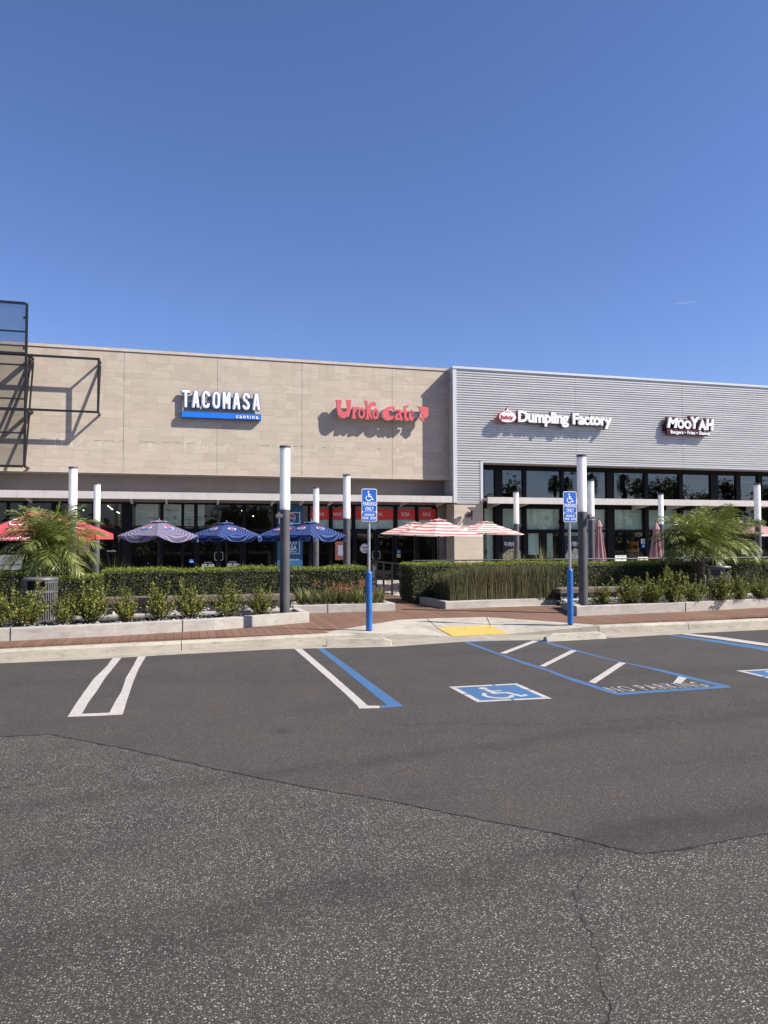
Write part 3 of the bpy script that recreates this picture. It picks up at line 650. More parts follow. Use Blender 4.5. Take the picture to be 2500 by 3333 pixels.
# things seen in the left shop windows
def poster(name, label, cat, px, Y, mt, group=None):
    a_, b_, c_, d_ = rect(*px, Y); p = thing(name, label, cat, ((a_+b_)/2, Y, c_), group); build('panel', MB().box(a_, b_, Y, Y+.012, c_, d_), mt, p); return p, (a_, b_, c_, d_)
YI = YG+.55
M_menu = mat('menu_panel', (.70, .74, .68), .6); M_ink = mat('menu_ink', (.06, .07, .07), .7)
for px, lab, txt in (((442, 1630, 515, 1710), 'leftmost pale menu board inside the cafe window, above the faded umbrella', [('MULITAS / VAMPIROS', 448, 1684, 506, 1689)]),
                     ((531, 1630, 591, 1711), 'pale menu board listing quesadillas and fries inside the window', [('QUESADILLAS', 534, 1658.5, 578, 1663), ('FRIES / CHIPS', 534, 1685, 577, 1690)]),
                     ((596, 1632, 666, 1711), 'pale menu board with extras and a mission note inside the window', [('EXTRAS', 618, 1659, 640, 1664), ('OUR MISSION', 608, 1681, 652, 1686), ('To delight every guest', 602, 1689, 656, 1694), ('in a way that', 612, 1696, 646, 1700), ('creates raving fans', 603, 1702, 655, 1707)])):
    p, r_ = poster('menu_board', lab, 'menu board', px, YI, M_menu, 'menu boards hung inside the cafe window')
    for s_, x0, y0, x1, y1 in txt: ftext('lettering', s_, (x0, y0, x1, y1), YI-.004, M_ink, p, .003)
    mb = MB()
    for k in range(12):
        z_ = r_[2]+.08+k*(r_[3]-r_[2]-.16)/12
        if k % 4 != 3: mb.box(r_[0]+.06, r_[0]+.06+random.uniform(.25, .5), YI-.003, YI, z_, z_+.008)
    build('fine_print', mb, M_ink, p)
M_bann = mat('teal_blue_banner', (.010, .085, .18), .5)
p, r_ = poster('window_banner', 'tall blue banner with a soft drink roundel and white lettering behind the left lamp column', 'banner', (903, 1640, 985, 1850), YG-.10, M_bann)
def disc(cx, cz, r, Y, name, mt, parent, n=32, depth=.004):
    return flat(name, ([(cx+r*math.cos(2*PI*k/n), Y, cz+r*math.sin(2*PI*k/n)) for k in range(n)]+[(cx, Y, cz)], [(k, (k+1) % n, n) for k in range(n)]), mt, parent, fix=False)
M_pr = mat('soda_red', (.62, .03, .04), .5); M_pbl = mat('soda_blue', (.01, .05, .30), .5)
def wavecap(cx, cz, r, Y, top, name, mt, parent):
    if top: rim = [(r*math.cos(t), r*math.sin(t)) for t in np.linspace(rad(14), rad(166), 16)]; wv = [(-r*.97+2*r*.97*k/8, r*.24+.10*r*math.sin(k/8*2*PI)) for k in range(1, 8)]
    else: rim = [(r*math.cos(t), r*math.sin(t)) for t in np.linspace(rad(194), rad(346), 16)]; wv = [(r*.97-2*r*.97*k/8, -r*.24-.10*r*math.sin(k/8*2*PI)) for k in range(1, 8)]
    L = [Vector((a_, b_, 0)) for a_, b_ in rim+wv]
    return flat(name, ([(cx+q.x, Y, cz+q.y) for q in L], [tuple(t) for t in tessellate_polygon([L])]), mt, parent, fix=False)
def roundel(cx, cz, r, Y, parent):
    b = disc(cx, cz, r, Y, 'logo', M_white, parent); wavecap(cx, cz, r*.9, Y-.003, True, 'red_wave', M_pr, parent); wavecap(cx, cz, r*.9, Y-.003, False, 'blue_wave', M_pbl, parent); return b
YB = YG-.104
a_, b_, c_, d_ = rect(908, 1667, 977, 1705, YB); build('logo_frame', MB().box(a_, b_, YB, YB+.003, c_, d_), M_white, p); build('logo_field', MB().box(a_+.03, b_-.03, YB-.002, YB-.0005, c_+.03, d_-.03), M_bann, p)
pc = at(947, 1686, YB); roundel(pc.x, pc.z, .19, YB-.005, p); ftext('lettering', 'PEPSI', (932, 1681, 964, 1690), YB-.011, M_pbl, p, .002, offset=.02)
for s_, q_ in (('TACO', (924, 1762, 966, 1772)), ('MASA', (924, 1776, 966, 1791)), ('cantina', (926, 1793, 965, 1798)), ('@TacomasaCantina', (912, 1818, 975, 1825))): ftext('lettering', s_, q_, YB, M_white, p, .003, offset=.01)
a_, b_, c_, d_ = rect(915, 1735, 976, 1803, YB); mb = MB()
for q_ in ((a_, b_, c_, c_+.02), (a_, b_, d_-.02, d_), (a_, a_+.02, c_, d_), (b_-.02, b_, c_, d_)): mb.box(q_[0], q_[1], YB, YB+.002, q_[2], q_[3])
build('logo_border', mb, M_white, p)
M_redp = mat('red_window_panel', (.66, .030, .020), .5); M_pale = mat('pale_letter', (.62, .60, .58), .6)
for s_, px, tx, lab in (('SUSHI', (1005, 1655, 1072, 1691), (1016, 1668, 1054, 1679), 'red window panel reading SUSHI'), ('HAND ROLL', (1081, 1655, 1145, 1691), (1085, 1668, 1140, 1679), 'red window panel reading HAND ROLL'),
                        ('BOWL', (1155, 1656, 1282, 1692), (1212, 1668, 1247, 1680), 'wide red window panel reading BOWL above the cafe door'), ('BOBA', (1292, 1657, 1352, 1692), (1307, 1668, 1334, 1680), 'red window panel reading BOBA'),
                        ('SAKE', (1360, 1657, 1421, 1692), (1377, 1668, 1402, 1680), 'red window panel reading SAKE, next to the stone pier')):
    p, _ = poster('window_sign', lab, 'window sign', px, YG-.022, M_redp, 'red word panels in the cafe windows'); ftext('lettering', s_, tx, YG-.026, M_pale, p, .003, offset=.012)
# translucent film strip under them
for k, (x0, x1) in enumerate(((1007, 1072), (1081, 1145), (1156, 1281), (1293, 1351), (1361, 1419))):
    a_, b_, c_, d_ = rect(x0, 1692, x1, 1725, YG+.022); build('window_film', MB().box(a_, b_, YG+.03, YG+.035, c_, d_), M_shade, bs)
p, _ = poster('food_poster', 'orange and red food poster with a white phone picture by the cafe door', 'poster', (1091, 1762, 1118, 1823), YG-.06, mat('salmon_print', (.52, .16, .10), .5, var=.8, sc=22))
a_, b_, c_, d_ = rect(1100, 1774, 1116, 1808, YG-.07); build('phone_picture', MB().box(a_, b_, YG-.072, YG-.063, c_, d_), M_letter, p)
p = thing('round_door_decal', 'round black and white decal with playful lettering on the cafe door', 'decal', at(1186, 1785, YG-.012))
c_ = at(1187, 1785, YG-.02); disc(c_.x, c_.z, .19, YG-.016, 'white_ring', M_white, p); disc(c_.x, c_.z, .178, YG-.018, 'black_ring', M_blkpanel, p); disc(c_.x, c_.z, .165, YG-.020, 'panel', M_white, p)
ftext('lettering', 'Uroko', (1178, 1776, 1198, 1786), YG-.024, M_blkpanel, p, .003, offset=.03); ftext('lettering', 'Cafe', (1180, 1788, 1196, 1795), YG-.024, M_blkpanel, p, .003, offset=.03)
for nm, lab, px, mt in (('door_decal', 'small blue wheelchair decal on the cafe door', (1292.5, 1790, 1304, 1801), M_signb), ('door_notice', 'small yellow notice on the cafe door', (1292.5, 1803, 1304, 1815), mat('yellow_notice', (.45, .42, .03), .6)),
                        ('door_decal', 'blue wheelchair decal low beside the left cafe door', (616, 1820, 631, 1832), M_signb)):
    p, r_ = poster(nm, lab, 'decal', px, YG-.10, mt)
    if nm == 'door_decal':
        mb = MB()
        for L in isa():
            v, ff = shape2d(L, 0); w2 = r_[1]-r_[0]; mb.add([(r_[0]+w2*(.15+.7*x), YG-.103, r_[2]+w2*(.15+.7*y)) for x, y, z in v], ff)
        build('wheelchair_symbol', mb, M_white, p)
    else: build('print', MB().box(r_[0]+.02, r_[1]-.02, YG-.103, YG-.1005, r_[2]+.05, r_[2]+.07), M_ink, p)
def hours(lab, x0, y0, x1, y1, s_, grp):
    a_, b_, c_, d_ = rect(x0, y0, x1, y1, YG-.02); o = flat('hours_lettering', fit(text2d(s_, .003, .01, align='CENTER'), a_, b_, c_, d_, YG-.025), M_white); return tag(o, lab, 'door lettering', grp)
hrs = 'Store Hours\nMonday - Thursday\n8:00 AM - 10:00 PM\nFriday - Saturday'
hours('white opening hours lettering on the left leaf of the cafe door under the blue umbrella', 657, 1828, 697, 1852, hrs, 'opening hours on the door leaves')
hours('white opening hours lettering on the right leaf of the cafe door under the blue umbrella', 740, 1826, 775, 1846, hrs, 'opening hours on the door leaves')
o = flat('window_lettering', fit(text2d('noodles', .003, .02), *rect(348, 1789, 378, 1796, YG-.02), YG-.025), M_pale); tag(o, 'white word noodles low on the dark window by the palm', 'window lettering')
o = flat('door_letter', fit(text2d('C', .003, .02), *rect(1214, 1712, 1224, 1724, YG-.02), YG-.035), M_letter); tag(o, 'white letter C above the cafe door', 'unit letter')
# small ceiling spots
M_spot = bpy.data.materials.new('lit_spot'); M_spot.use_nodes = True; q = M_spot.node_tree.nodes['Principled BSDF']; q.inputs['Emission Color'].default_value = (1, .85, .6, 1); q.inputs['Emission Strength'].default_value = 3
for k, (x_, y_) in enumerate(((352, 1647), (357, 1651), (362, 1655), (366, 1658), (272, 1661), (382, 1667), (788, 1662), (824, 1680), (388, 1670))):
    p = at(x_, y_, YG+2.5); mb = MB().lathe(p.x, p.y, [(.012, p.z-.02), (.03, p.z), (.012, p.z+.02)], 8)
    tag(build('ceiling_spot', mb, M_spot), 'tiny lit ceiling spot inside the dark left shop', 'spotlight', 'tiny ceiling spots inside the left shop')

# ================================================================== METAL BUILDING
bm_ = thing('metal_building', 'silver corrugated metal clad shop building with clerestory windows on the right', 'building', (20, 28.5, 0))
XW = at(1572, 1560, YM).x; ZMB = 3.235; ZWT = 4.915; ZMT = 8.71; XE = 40.
def ribs(mb, fx, z0, z1, pitch=.0975):
    """fx(out) -> (p,q) line ends for an offset 'out' from the wall plane; builds a folded sheet"""
    z = z0; prof = []
    while z < z1-.001:
        for dz, out in ((0, 0), (.022, 0), (.031, .044), (.073, .044), (.085, 0)):
            if z+dz <= z1: prof.append((out, z+dz))
        z += pitch
    prof.append((0, z1)); vs = []
    for out, zz in prof: p, q = fx(out); vs += [(p[0], p[1], zz), (q[0], q[1], zz)]
    mb.add(vs, [(2*i, 2*i+1, 2*i+3, 2*i+2) for i in range(len(prof)-1)]); return mb
nz = int((ZWT-ZMB)/.1525); zsplit = ZMB+nz*.1525+.1525
zt = ZMT-.09
mb = MB(); ribs(mb, lambda o: ((XC+.10, YM-o+.04), (XW-.10, YM-o+.04)), ZMB+.02, ZWT)
ribs(mb, lambda o: ((XC+.10, YM-o+.04), (XE, YM-o+.04)), ZWT+.02, zt)
build('corrugated_cladding', mb, M_rib, bm_)
mb = MB(); ribs(mb, lambda o: ((XC-o+.02, YM+.10), (XC-o+.02, YP+.1)), ZMB+.02, zt); build('side_cladding', mb, M_rib, bm_)
build('corner_trim', MB().box(XC-.04, XC+.11, YM-.025, YM+.11, ZMB, zt), M_trim, bm_)
build('jamb_trim', MB().box(XW-.11, XW, YM-.02, YM+.12, ZMB, ZWT), M_trim, bm_)
build('base_trim', MB().box(XC+.11, XW-.11, YM-.015, YM+.1, ZMB-.02, ZMB+.02).box(XW, XE, YM-.015, YM+.3, ZWT-.03, ZWT+.018), M_trim, bm_)
build('coping', MB().box(XC-.06, XE, YM-.05, YM+.4, zt, ZMT).box(XC-.06, XC+.3, YM+.4, YP+.2, zt, ZMT), M_trim, bm_)
mb = MB()
for xf in (1877*1, 2225):
    p = at(xf, 1400, YM); mb.box(p.x-.004, p.x+.004, YM+.0035, YM+.05, ZWT+.02, zt)
build('panel_seam', mb, mat('seam_grey', (.30, .31, .33), .5), bm_)
build('wall_core', MB().box(XC+.06, XE, YM+.05, YM+.3, ZWT+.02, zt).box(XC+.06, XW-.03, YM+.05, YM+.9, 3.2, ZWT+.02), M_soff, bm_)
build('soffit', MB().box(XW, XE, YM+.301, YR+.1, ZWT-.02, ZWT+.01), M_soff, bm_)
build('roof_slab', MB().box(XC, XE, YM+.31, 44, 8.2, 8.35), M_soff, bm_)
build('back_wall', MB().box(XC, XE, 43.7, 44, 0, 8.19), M_plas, bm_)
build('stone_pier', MB().box(XC, XW, YM+.02, YM+.95, .1, 3.214), M_stone, bm_)
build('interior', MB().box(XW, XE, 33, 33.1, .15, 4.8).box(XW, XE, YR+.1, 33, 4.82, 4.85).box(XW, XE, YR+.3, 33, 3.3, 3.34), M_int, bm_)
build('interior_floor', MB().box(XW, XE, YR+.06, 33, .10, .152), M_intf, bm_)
cn2 = build('canopy', MB().box(XW+.002, XE, 27.22, YR-.06, 3.36, 3.43), M_beam, bm_)
build('canopy_beam', MB().box(XW+.002, XE, 27.12, 27.218, 3.205, 3.457), M_beam, cn2)
for xf in (1615, 1706, 1920, 2100, 2215, 2330, 2480):
    xx = at(xf, 1640, 27.6).x; build('canopy_fin', MB().add([(xx, 27.22, 3.21), (xx, YR-.07, 3.05), (xx, YR-.07, 3.358), (xx, 27.22, 3.358), (xx+.07, 27.22, 3.21), (xx+.07, YR-.07, 3.05), (xx+.07, YR-.07, 3.358), (xx+.07, 27.22, 3.358)], [(0, 1, 2, 3), (7, 6, 5, 4), (0, 4, 5, 1), (3, 2, 6, 7), (1, 5, 6, 2), (0, 3, 7, 4)]), M_beam, cn2)
for xf, yf in ((1686, 1511.5), (2073, 1521), (2300, 1527), (2470, 1532)):
    p = at(xf, yf, YM+.55); build('downlight', MB().lathe(p.x, YM+.6, [(.07, ZWT-.03), (.07, ZWT-.0202)], 14), M_trim, bm_)
ZC0, ZC1 = 3.20, 4.72
build('storefront_frame', MB().box(XW, XE, YR-.06, YR+.06, ZC1, ZWT-.021).box(XW, XE, YR-.05, YR+.05, 3.10, ZC0+.03).box(XW, XE, YR-.05, YR+.05, DH-.01, DH+.05), M_frame, bm_)
bays = [(1573.5, 1609.4, 0), (1633, 1700, 0), (1711, 1823, 2), (1833, 1972, 0), (1996, 2095, 0), (2107, 2208, 0), (2220, 2310, 0), (2334, 2393, 0), (2407, 2463.5, 0), (2478, 2530, 0), (2540, 2640, 0), (2650, 2760, 0), (2790, 2900, 0)]
last = XW+.001
M_shade2 = M_shade
for i, (x0, x1, kd) in enumerate(bays):
    a_, b_ = at(x0, 1600, YR).x, at(x1, 1600, YR).x
    if a_-last > .3: a2 = last+.12
    build('mullion', MB().box(last, a_, YR-.085, YR+.05, FZ, ZC1), M_frame, bm_); last = b_
    win(bm_, a_, b_, YR, ZC0+.03, ZC1, M_glassU)
    win(bm_, a_, b_, YR, DH+.05, 3.10, M_glass)
    if kd == 0:
        win(bm_, a_, b_, YR, FZ+.1, DH-.01, M_glass); build('sill', MB().box(a_, b_, YR-.06, YR+.05, FZ, FZ+.098), M_frame, bm_)
    else:
        xm = (a_+b_)/2
        build('mullion', MB().box(xm-.06, xm+.06, YR-.06, YR+.04, FZ, DH-.01), M_frame, bm_)
        door(bm_, a_+.005, xm-.062, YR, FZ, DH-.01, M_glass, 'L', .075, True); door(bm_, xm+.062, b_-.005, YR, FZ, DH-.01, M_glass, 'R', .075, True)
    if i < 7: build('roller_shade', MB().box(a_+.02, b_-.02, YR+.14, YR+.15, DH+.06, 3.09), M_shade, bm_)
    if i in (0, 3): build('roller_shade', MB().box(a_+.02, b_-.02, YR+.14, YR+.15, FZ+.2, DH-.02), M_shade, bm_)
    if i == 2:
        for u0, u1 in ((a_+.09, xm-.15), (xm+.15, b_-.30)): build('roller_shade', MB().box(u0, u1, YR+.14, YR+.15, 1.12 if u0 < xm else 1.0, DH-.05), M_shade, bm_)
build('mullion', MB().box(last, XE, YR-.085, YR+.05, FZ, ZC1), M_frame, bm_)
o = flat('door_letter', fit(text2d('D', .003, .03), *rect(1767, 1714, 1776, 1725, YR), YR-.02), M_letter); tag(o, 'white letter D above the pale shaded double door', 'unit letter')
M_food1 = mat('flatbread_print', (.46, .38, .22), .5, var=.7, sc=9); M_food2 = mat('dumpling_print', (.50, .46, .36), .5, var=.3, sc=6)
for lab, px, tx, t_, kd in (('black food poster with white characters and a rolled flatbread', (1637, 1744, 1695, 1822), (1641, 1763, 1692, 1779), '牛肉卷饼', 0),
                            ('black food poster with white characters over a basket of dumplings', (1839, 1744, 1895, 1828), (1847, 1762, 1893, 1778), '小笼包', 1)):
    p, r_ = poster('food_poster', lab, 'poster', px, YR-.10, M_blkpanel); ftext('lettering', t_, tx, YR-.104, M_letter, p, .003, offset=.012)
    mb = MB()
    if kd == 0:
        for k in range(6): cxx = r_[0]+.22+k*.085; mb.dome((0, 0, 0), .001, .001)
        w2 = r_[1]-r_[0]; L = [Vector((r_[0]+w2*a2, r_[2]+w2*b2, 0)) for a2, b2 in ((0, .05), (0, .28), (.25, .50), (.55, .58), (.85, .52), (1, .40), (1, 0), (.5, 0))]
        mb = MB().add([(q.x, YR-.103, q.y) for q in L], [tuple(t) for t in tessellate_polygon([L])]); build('food_picture', mb, M_food1, p)
    else:
        w2 = r_[1]-r_[0]
        for cx_, cz_ in ((.28, .45), (.60, .5), (.88, .45), (.15, .25), (.45, .25), (.75, .25), (.3, .08), (.6, .08)):
            disc(r_[0]+w2*cx_, r_[2]+w2*(cz_+.05), w2*.155, YR-.103-.0006*cz_-.0003*cx_, 'dumpling_picture', M_food2, p, 14)
# small things behind / before the right windows
def tent_sign(lab, px, Y, s_, col_):
    a_, b_, c_, d_ = rect(*px, Y); p = thing('tabletop_sign', lab, 'table sign', ((a_+b_)/2, Y, c_), 'small signs standing along the right window'); build('panel', MB().box(a_, b_, Y, Y+.02, c_, d_), M_white, p)
    if s_: ftext('lettering', s_, (px[0]+4, px[1]+(px[3]-px[1])*.42, px[2]-4, px[3]-3), Y-.004, col_, p, .003)
    build('print', MB().box(a_+.04, b_-.04, Y-.003, Y, d_-.05, d_-.035), M_ink, p)
tent_sign('white tabletop sign with a pink line behind the right hedge', (2003, 1808, 2039, 1826), 24.2, None, M_red)
tent_sign('white tabletop sign reading built beside the closed pink umbrella', (2077, 1813, 2109, 1828), 24.2, 'built', M_juicy)
tent_sign('pale slatted tabletop board just left of the palm trunk', (2226, 1807, 2256, 1826), 24.2, None, M_ink)
def crate_tower(px, Y):
    a_, b_, c_, d_ = rect(*px, Y); c0 = 1.12; p = thing('crate_rack', 'orange slotted crate rack seen inside the dark right window', 'rack', ((a_+b_)/2, Y, .153))
    build('upright', MB().box(a_, a_+.03, Y, Y+.3, .153, d_).box(b_-.03, b_, Y, Y+.3, .153, d_), M_crate, p)
    for z_ in (d_-.17, d_-.50, d_-.83): build('crate', MB().box(a_+.031, b_-.031, Y-.01, Y+.28, z_, z_+.16), M_crate, p); build('grip_slot', MB().box(a_+.09, b_-.09, Y-.014, Y-.009, z_+.09, z_+.125), M_black, p)
crate_tower((2059, 1761, 2079, 1793), YR+.6)
p, _ = poster('window_decal', 'pale square decal with a ring on the right window', 'decal', (2087, 1754, 2102, 1769), YR-.05, M_pale); c_ = at(2094.5, 1761.5, YR-.055); disc(c_.x, c_.z, .07, YR-.053, 'ring', M_grey, p, 18)
p, r_ = poster('window_decal', 'blue wheelchair decal on the right window', 'decal', (2089, 1771, 2101, 1783), YR-.05, M_signb)
mb = MB()
for L in isa():
    v, ff = shape2d(L, 0); w2 = r_[1]-r_[0]; mb.add([(r_[0]+w2*(.15+.7*x), YR-.053, r_[2]+w2*(.15+.7*y)) for x, y, z in v], ff)
build('wheelchair_symbol', mb, M_white, p)

# ================================================================== WALL SIGNS
def caps_path(pts, n=5): return pts
def stroke(mb, pts, r, Y, d):          # rounded channel-letter stroke in the XZ plane
    P_ = [Vector((p[0], Y, p[1])) for p in pts]; a0 = (P_[1]-P_[0]).normalized(); a1 = (P_[-1]-P_[-2]).normalized()
    ext = [P_[0]-a0*r*.85, P_[0]-a0*r*.55, P_[0]]+P_[1:-1]+[P_[-1], P_[-1]+a1*r*.55, P_[-1]+a1*r*.85]; rs = [r*.35, r*.82, r]+[r]*(len(P_)-2)+[r, r*.82, r*.35]
    mb.tube(ext, rs, 12, sy=d/r, axis=(0, 1, 0))
def arc(cx, cy, rx, ry, a0, a1, n=8): return [(cx+rx*math.cos(rad(a0+(a1-a0)*k/n)), cy+ry*math.sin(rad(a0+(a1-a0)*k/n))) for k in range(n+1)]
GL = {'T': [[(0, 1), (1, 1)], [(.5, 1), (.5, 0)]], 'A': [[(0, 0), (.42, 1)], [(1, 0), (.58, 1)], [(.2, .3), (.8, .3)]],
      'C': [arc(.5, .72, .5, .28, 20, 180)+arc(.5, .28, .5, .28, 180, 340)], 'O': [arc(.5, .72, .5, .28, 0, 180)+arc(.5, .28, .5, .28, 180, 360)+[(1, .72)]],
      'M': [[(0, 0), (.0, 1)], [(.04, .97), (.48, .36)], [(.96, .97), (.52, .36)], [(1, 1), (1, 0)]], 'S': [arc(.5, .76, .5, .24, 15, 180, 7)+[(.18, .60), (.82, .42)]+arc(.5, .24, .5, .24, 0, -165, 7)]}
YT = YS-.17
ts = thing('wall_sign', 'white rounded letter sign over a bright blue bar on the stone wall', 'sign', at(720, 1400, YT))
def crop8(x, y): return (550+x/5.027, 1240+y/5.027)
base = at(*crop8(268, 440), YT).z; top_ = at(*crop8(268, 152), YT).z; r_ = .056
for ch, x0, x1 in (('T', 195, 342), ('A', 368, 497), ('C', 530, 670), ('O', 702, 836), ('M', 870, 1002), ('A', 1035, 1165), ('S', 1195, 1322), ('A', 1360, 1487)):
    X0, X1 = at(*crop8(x0, 330), YT).x+r_, at(*crop8(x1, 330), YT).x-r_; mb = MB(); mb2 = MB()
    for st in GL[ch]:
        q = [(X0+a2*(X1-X0), base+r_+b2*(top_-base-2*r_)) for a2, b2 in st]; stroke(mb, q, r_, YT, .035); stroke(mb2, q, r_*1.5, YT+.05, .045)
    o = build('letter', mb, M_letter, ts, smooth=True); build('letter_return', mb2, M_blueret, o, smooth=True)
X0, X1 = at(*crop8(205, 550), YT).x, at(*crop8(1500, 550), YT).x; zt_ = at(*crop8(205, 502), YT).z; zb_ = at(*crop8(205, 592), YT).z
build('bar', MB().box(X0, X1, YT-.045, YT+.12, zb_, zt_), [M_bluebar], ts, bevel=.008); build('bar_return', MB().box(X0-.015, X1+.02, YT-.02, YT+.14, zb_-.02, zt_+.02), M_blueret, ts)
flat('lettering', fit(text2d('cantına', .02, .022, space=1.35), at(*crop8(1097, 600), YT-.06).x, at(*crop8(1463, 600), YT-.06).x, at(*crop8(1280, 625), YT-.06).z+.02, at(*crop8(1280, 560), YT-.06).z, YT-.05), M_letter, ts)
build('raceway', MB().box(X0+.2, X1-.1, YT+.10, YS-.002, base+.38*(top_-base), base+.50*(top_-base)), M_coping, ts)

YU = YS-.33
us = thing('wall_sign', 'coral red playful letter sign with a fish figure on the stone wall', 'sign', at(1240, 1350, YU))
def c4(x, y): return (1050+x/4.1475, 1230+y/4.1475)
UR = {'U': [[(178, 298), (255, 298), (245, 420), (262, 455), (290, 462), (318, 445), (328, 400), (315, 300), (383, 298), (375, 440), (350, 510), (295, 548), (240, 535), (205, 490), (195, 420), (192, 340)]],
 'r': [[(397, 395), (440, 398), (500, 395), (488, 412), (465, 428), (445, 448), (434, 480), (440, 520), (455, 552), (392, 550), (402, 500), (405, 440)]],
 'o': [[(520, 395), (555, 420), (576, 470), (565, 530), (525, 556), (490, 530), (474, 480), (488, 430)], [(522, 432), (502, 460), (502, 500), (524, 527), (546, 500), (544, 460)]],
 'K': [[(560, 308), (605, 308), (612, 395), (640, 338), (680, 320), (725, 345), (715, 380), (690, 372), (655, 395), (636, 440), (652, 500), (680, 552), (640, 543), (612, 480), (628, 560), (575, 560), (592, 500), (588, 420), (578, 340)]],
 'o2': [[(712, 405), (745, 430), (760, 480), (745, 540), (708, 565), (682, 540), (664, 490), (680, 435)], [(714, 440), (693, 465), (694, 505), (712, 530), (733, 508), (732, 470)]],
 'C': [[(972, 385), (970, 470), (952, 425), (915, 412), (890, 450), (895, 500), (925, 530), (965, 505), (952, 552), (900, 575), (850, 570), (808, 530), (800, 470), (830, 420), (885, 390)]],
 'a': [[(985, 432), (1030, 418), (1058, 440), (1060, 500), (1080, 556), (1060, 583), (1040, 562), (1008, 578), (978, 560), (972, 520), (1000, 480), (1033, 470), (1032, 450), (1005, 452)], [(1034, 497), (1015, 510), (1008, 542), (1030, 545)]],
 'f': [[(1097, 385), (1130, 368), (1160, 370), (1150, 405), (1128, 400), (1122, 440), (1150, 445), (1150, 465), (1125, 470), (1130, 530), (1163, 560), (1152, 582), (1110, 575), (1097, 530), (1097, 475), (1065, 470), (1065, 450), (1097, 445)]],
 'e': [[(1200, 425), (1222, 450), (1220, 482), (1192, 510), (1200, 535), (1230, 520), (1222, 560), (1195, 583), (1170, 560), (1162, 500), (1178, 445)], [(1200, 446), (1186, 475), (1192, 492), (1206, 470)]],
 'fish': [[(1285, 383), (1350, 393), (1425, 408), (1425, 500), (1390, 545), (1355, 545), (1375, 597), (1335, 575), (1325, 555), (1285, 530), (1345, 535), (1350, 520), (1345, 490), (1310, 485), (1320, 455)], [(1331, 402), (1325, 408), (1319, 402), (1325, 396)]]}
for k, L in UR.items():
    lo = [[(at(*c4(*p), YU).x, at(*c4(*p), YU).z) for p in q] for q in L]
    v, ff = shape2d(lo, .05); mb = MB().add([(x, YU-.03+z, y) for x, y, z in v], ff); o = build('fish_figure' if k == 'fish' else 'letter', mb, M_red, us)
    cx_ = sum(p[0] for p in lo[0])/len(lo[0]); cz_ = sum(p[1] for p in lo[0])/len(lo[0]); v, ff = shape2d([[(cx_+(x-cx_)*1.055, cz_+(z-cz_)*1.045) for x, z in q] for q in lo[:1]]+lo[1:], .07)
    build('letter_return', MB().add([(x, YU+.031+z, y) for x, y, z in v], ff), M_redside, o)
za = at(*c4(175, 410), YU+.2).z; zb_ = at(*c4(175, 500), YU+.2).z
build('raceway', MB().box(at(*c4(165, 450), YU+.15).x, at(*c4(1310, 450), YU+.15).x, YU+.11, YS-.002, zb_, za), M_race, us)

YD = YM-.28
ds = thing('wall_sign', 'white letter sign with a red and cream dumpling badge on the corrugated wall', 'sign', at(1800, 1370, YD))
def c7(x, y): return (1600+x/2.212, 1300+y/2.212)
zb0 = at(*c7(200, 163), YD).z; zt0 = at(*c7(200, 75), YD).z
for s_, x0, x1 in (('Dumpling', 190, 552), ('Factory', 583, 862)):
    tv, tf = text2d(s_, .10, .035, space=.95); a = np.array(tv); capw = None
    X0, X1 = at(*c7(x0, 140), YD).x, at(*c7(x1, 140), YD).x; sx = (X1-X0)/(a[:, 0].max()-a[:, 0].min()); cap = max(a[:, 1].max(), .7); sz = (zt0-zb0)/(.729+.07)
    vs = [(X0+(x-a[:, 0].min())*sx, YD-z, zb0+(y+.035)*sz) for x, y, z in tv]; o = build('lettering', MB().add(vs, tf), M_letter, ds)
    tv2, tf2 = text2d(s_, .10, .055, space=.95); vs = [(X0+(x-a[:, 0].min())*sx, YD+.105-z, zb0+(y+.035)*sz) for x, y, z in tv2]; build('lettering_return', MB().add(vs, tf2), M_blk, o)
bl = [(110, 63), (118, 78), (132, 88), (155, 100), (170, 120), (172, 138), (160, 155), (135, 166), (105, 168), (75, 162), (53, 145), (48, 122), (58, 102), (80, 90), (100, 82)]
def badge(sc, dep, yo, mt, nm):
    cx_ = at(*c7(110, 122), YD).x; cz_ = at(*c7(110, 122), YD).z; L = [(cx_+(at(*c7(*p), YD).x-cx_)*sc, cz_+(at(*c7(*p), YD).z-cz_)*sc) for p in bl]
    v, ff = shape2d([L], dep); return build(nm, MB().add([(x, YD+yo+z, y) for x, y, z in v], ff), mt, ds)
badge(1.06, .16, .03, M_juicy, 'badge'); badge(.97, .02, -.065, M_white, 'badge_face')
ftext('lettering', 'Juicy', (1600+62/2.212, 1300+111/2.212, 1600+160/2.212, 1300+150/2.212), YD-.085, M_juicy, ds, .015, offset=.03)
mb = MB()
for a2, b2, c_, d_ in ((100, 88, 96, 100), (110, 85, 110, 98), (121, 88, 125, 100)): p, q = at(*c7(a2, b2), YD), at(*c7(c_, d_), YD); mb.bar((p.x, YD-.08, p.z), (q.x, YD-.08, q.z), .02, .012)
build('steam_mark', mb, M_juicy, ds)
build('raceway', MB().box(at(*c7(180, 100), YD).x, at(*c7(850, 100), YD).x, YD+.17, YM-.01, zb0+.10, zb0+.30), M_race, ds)

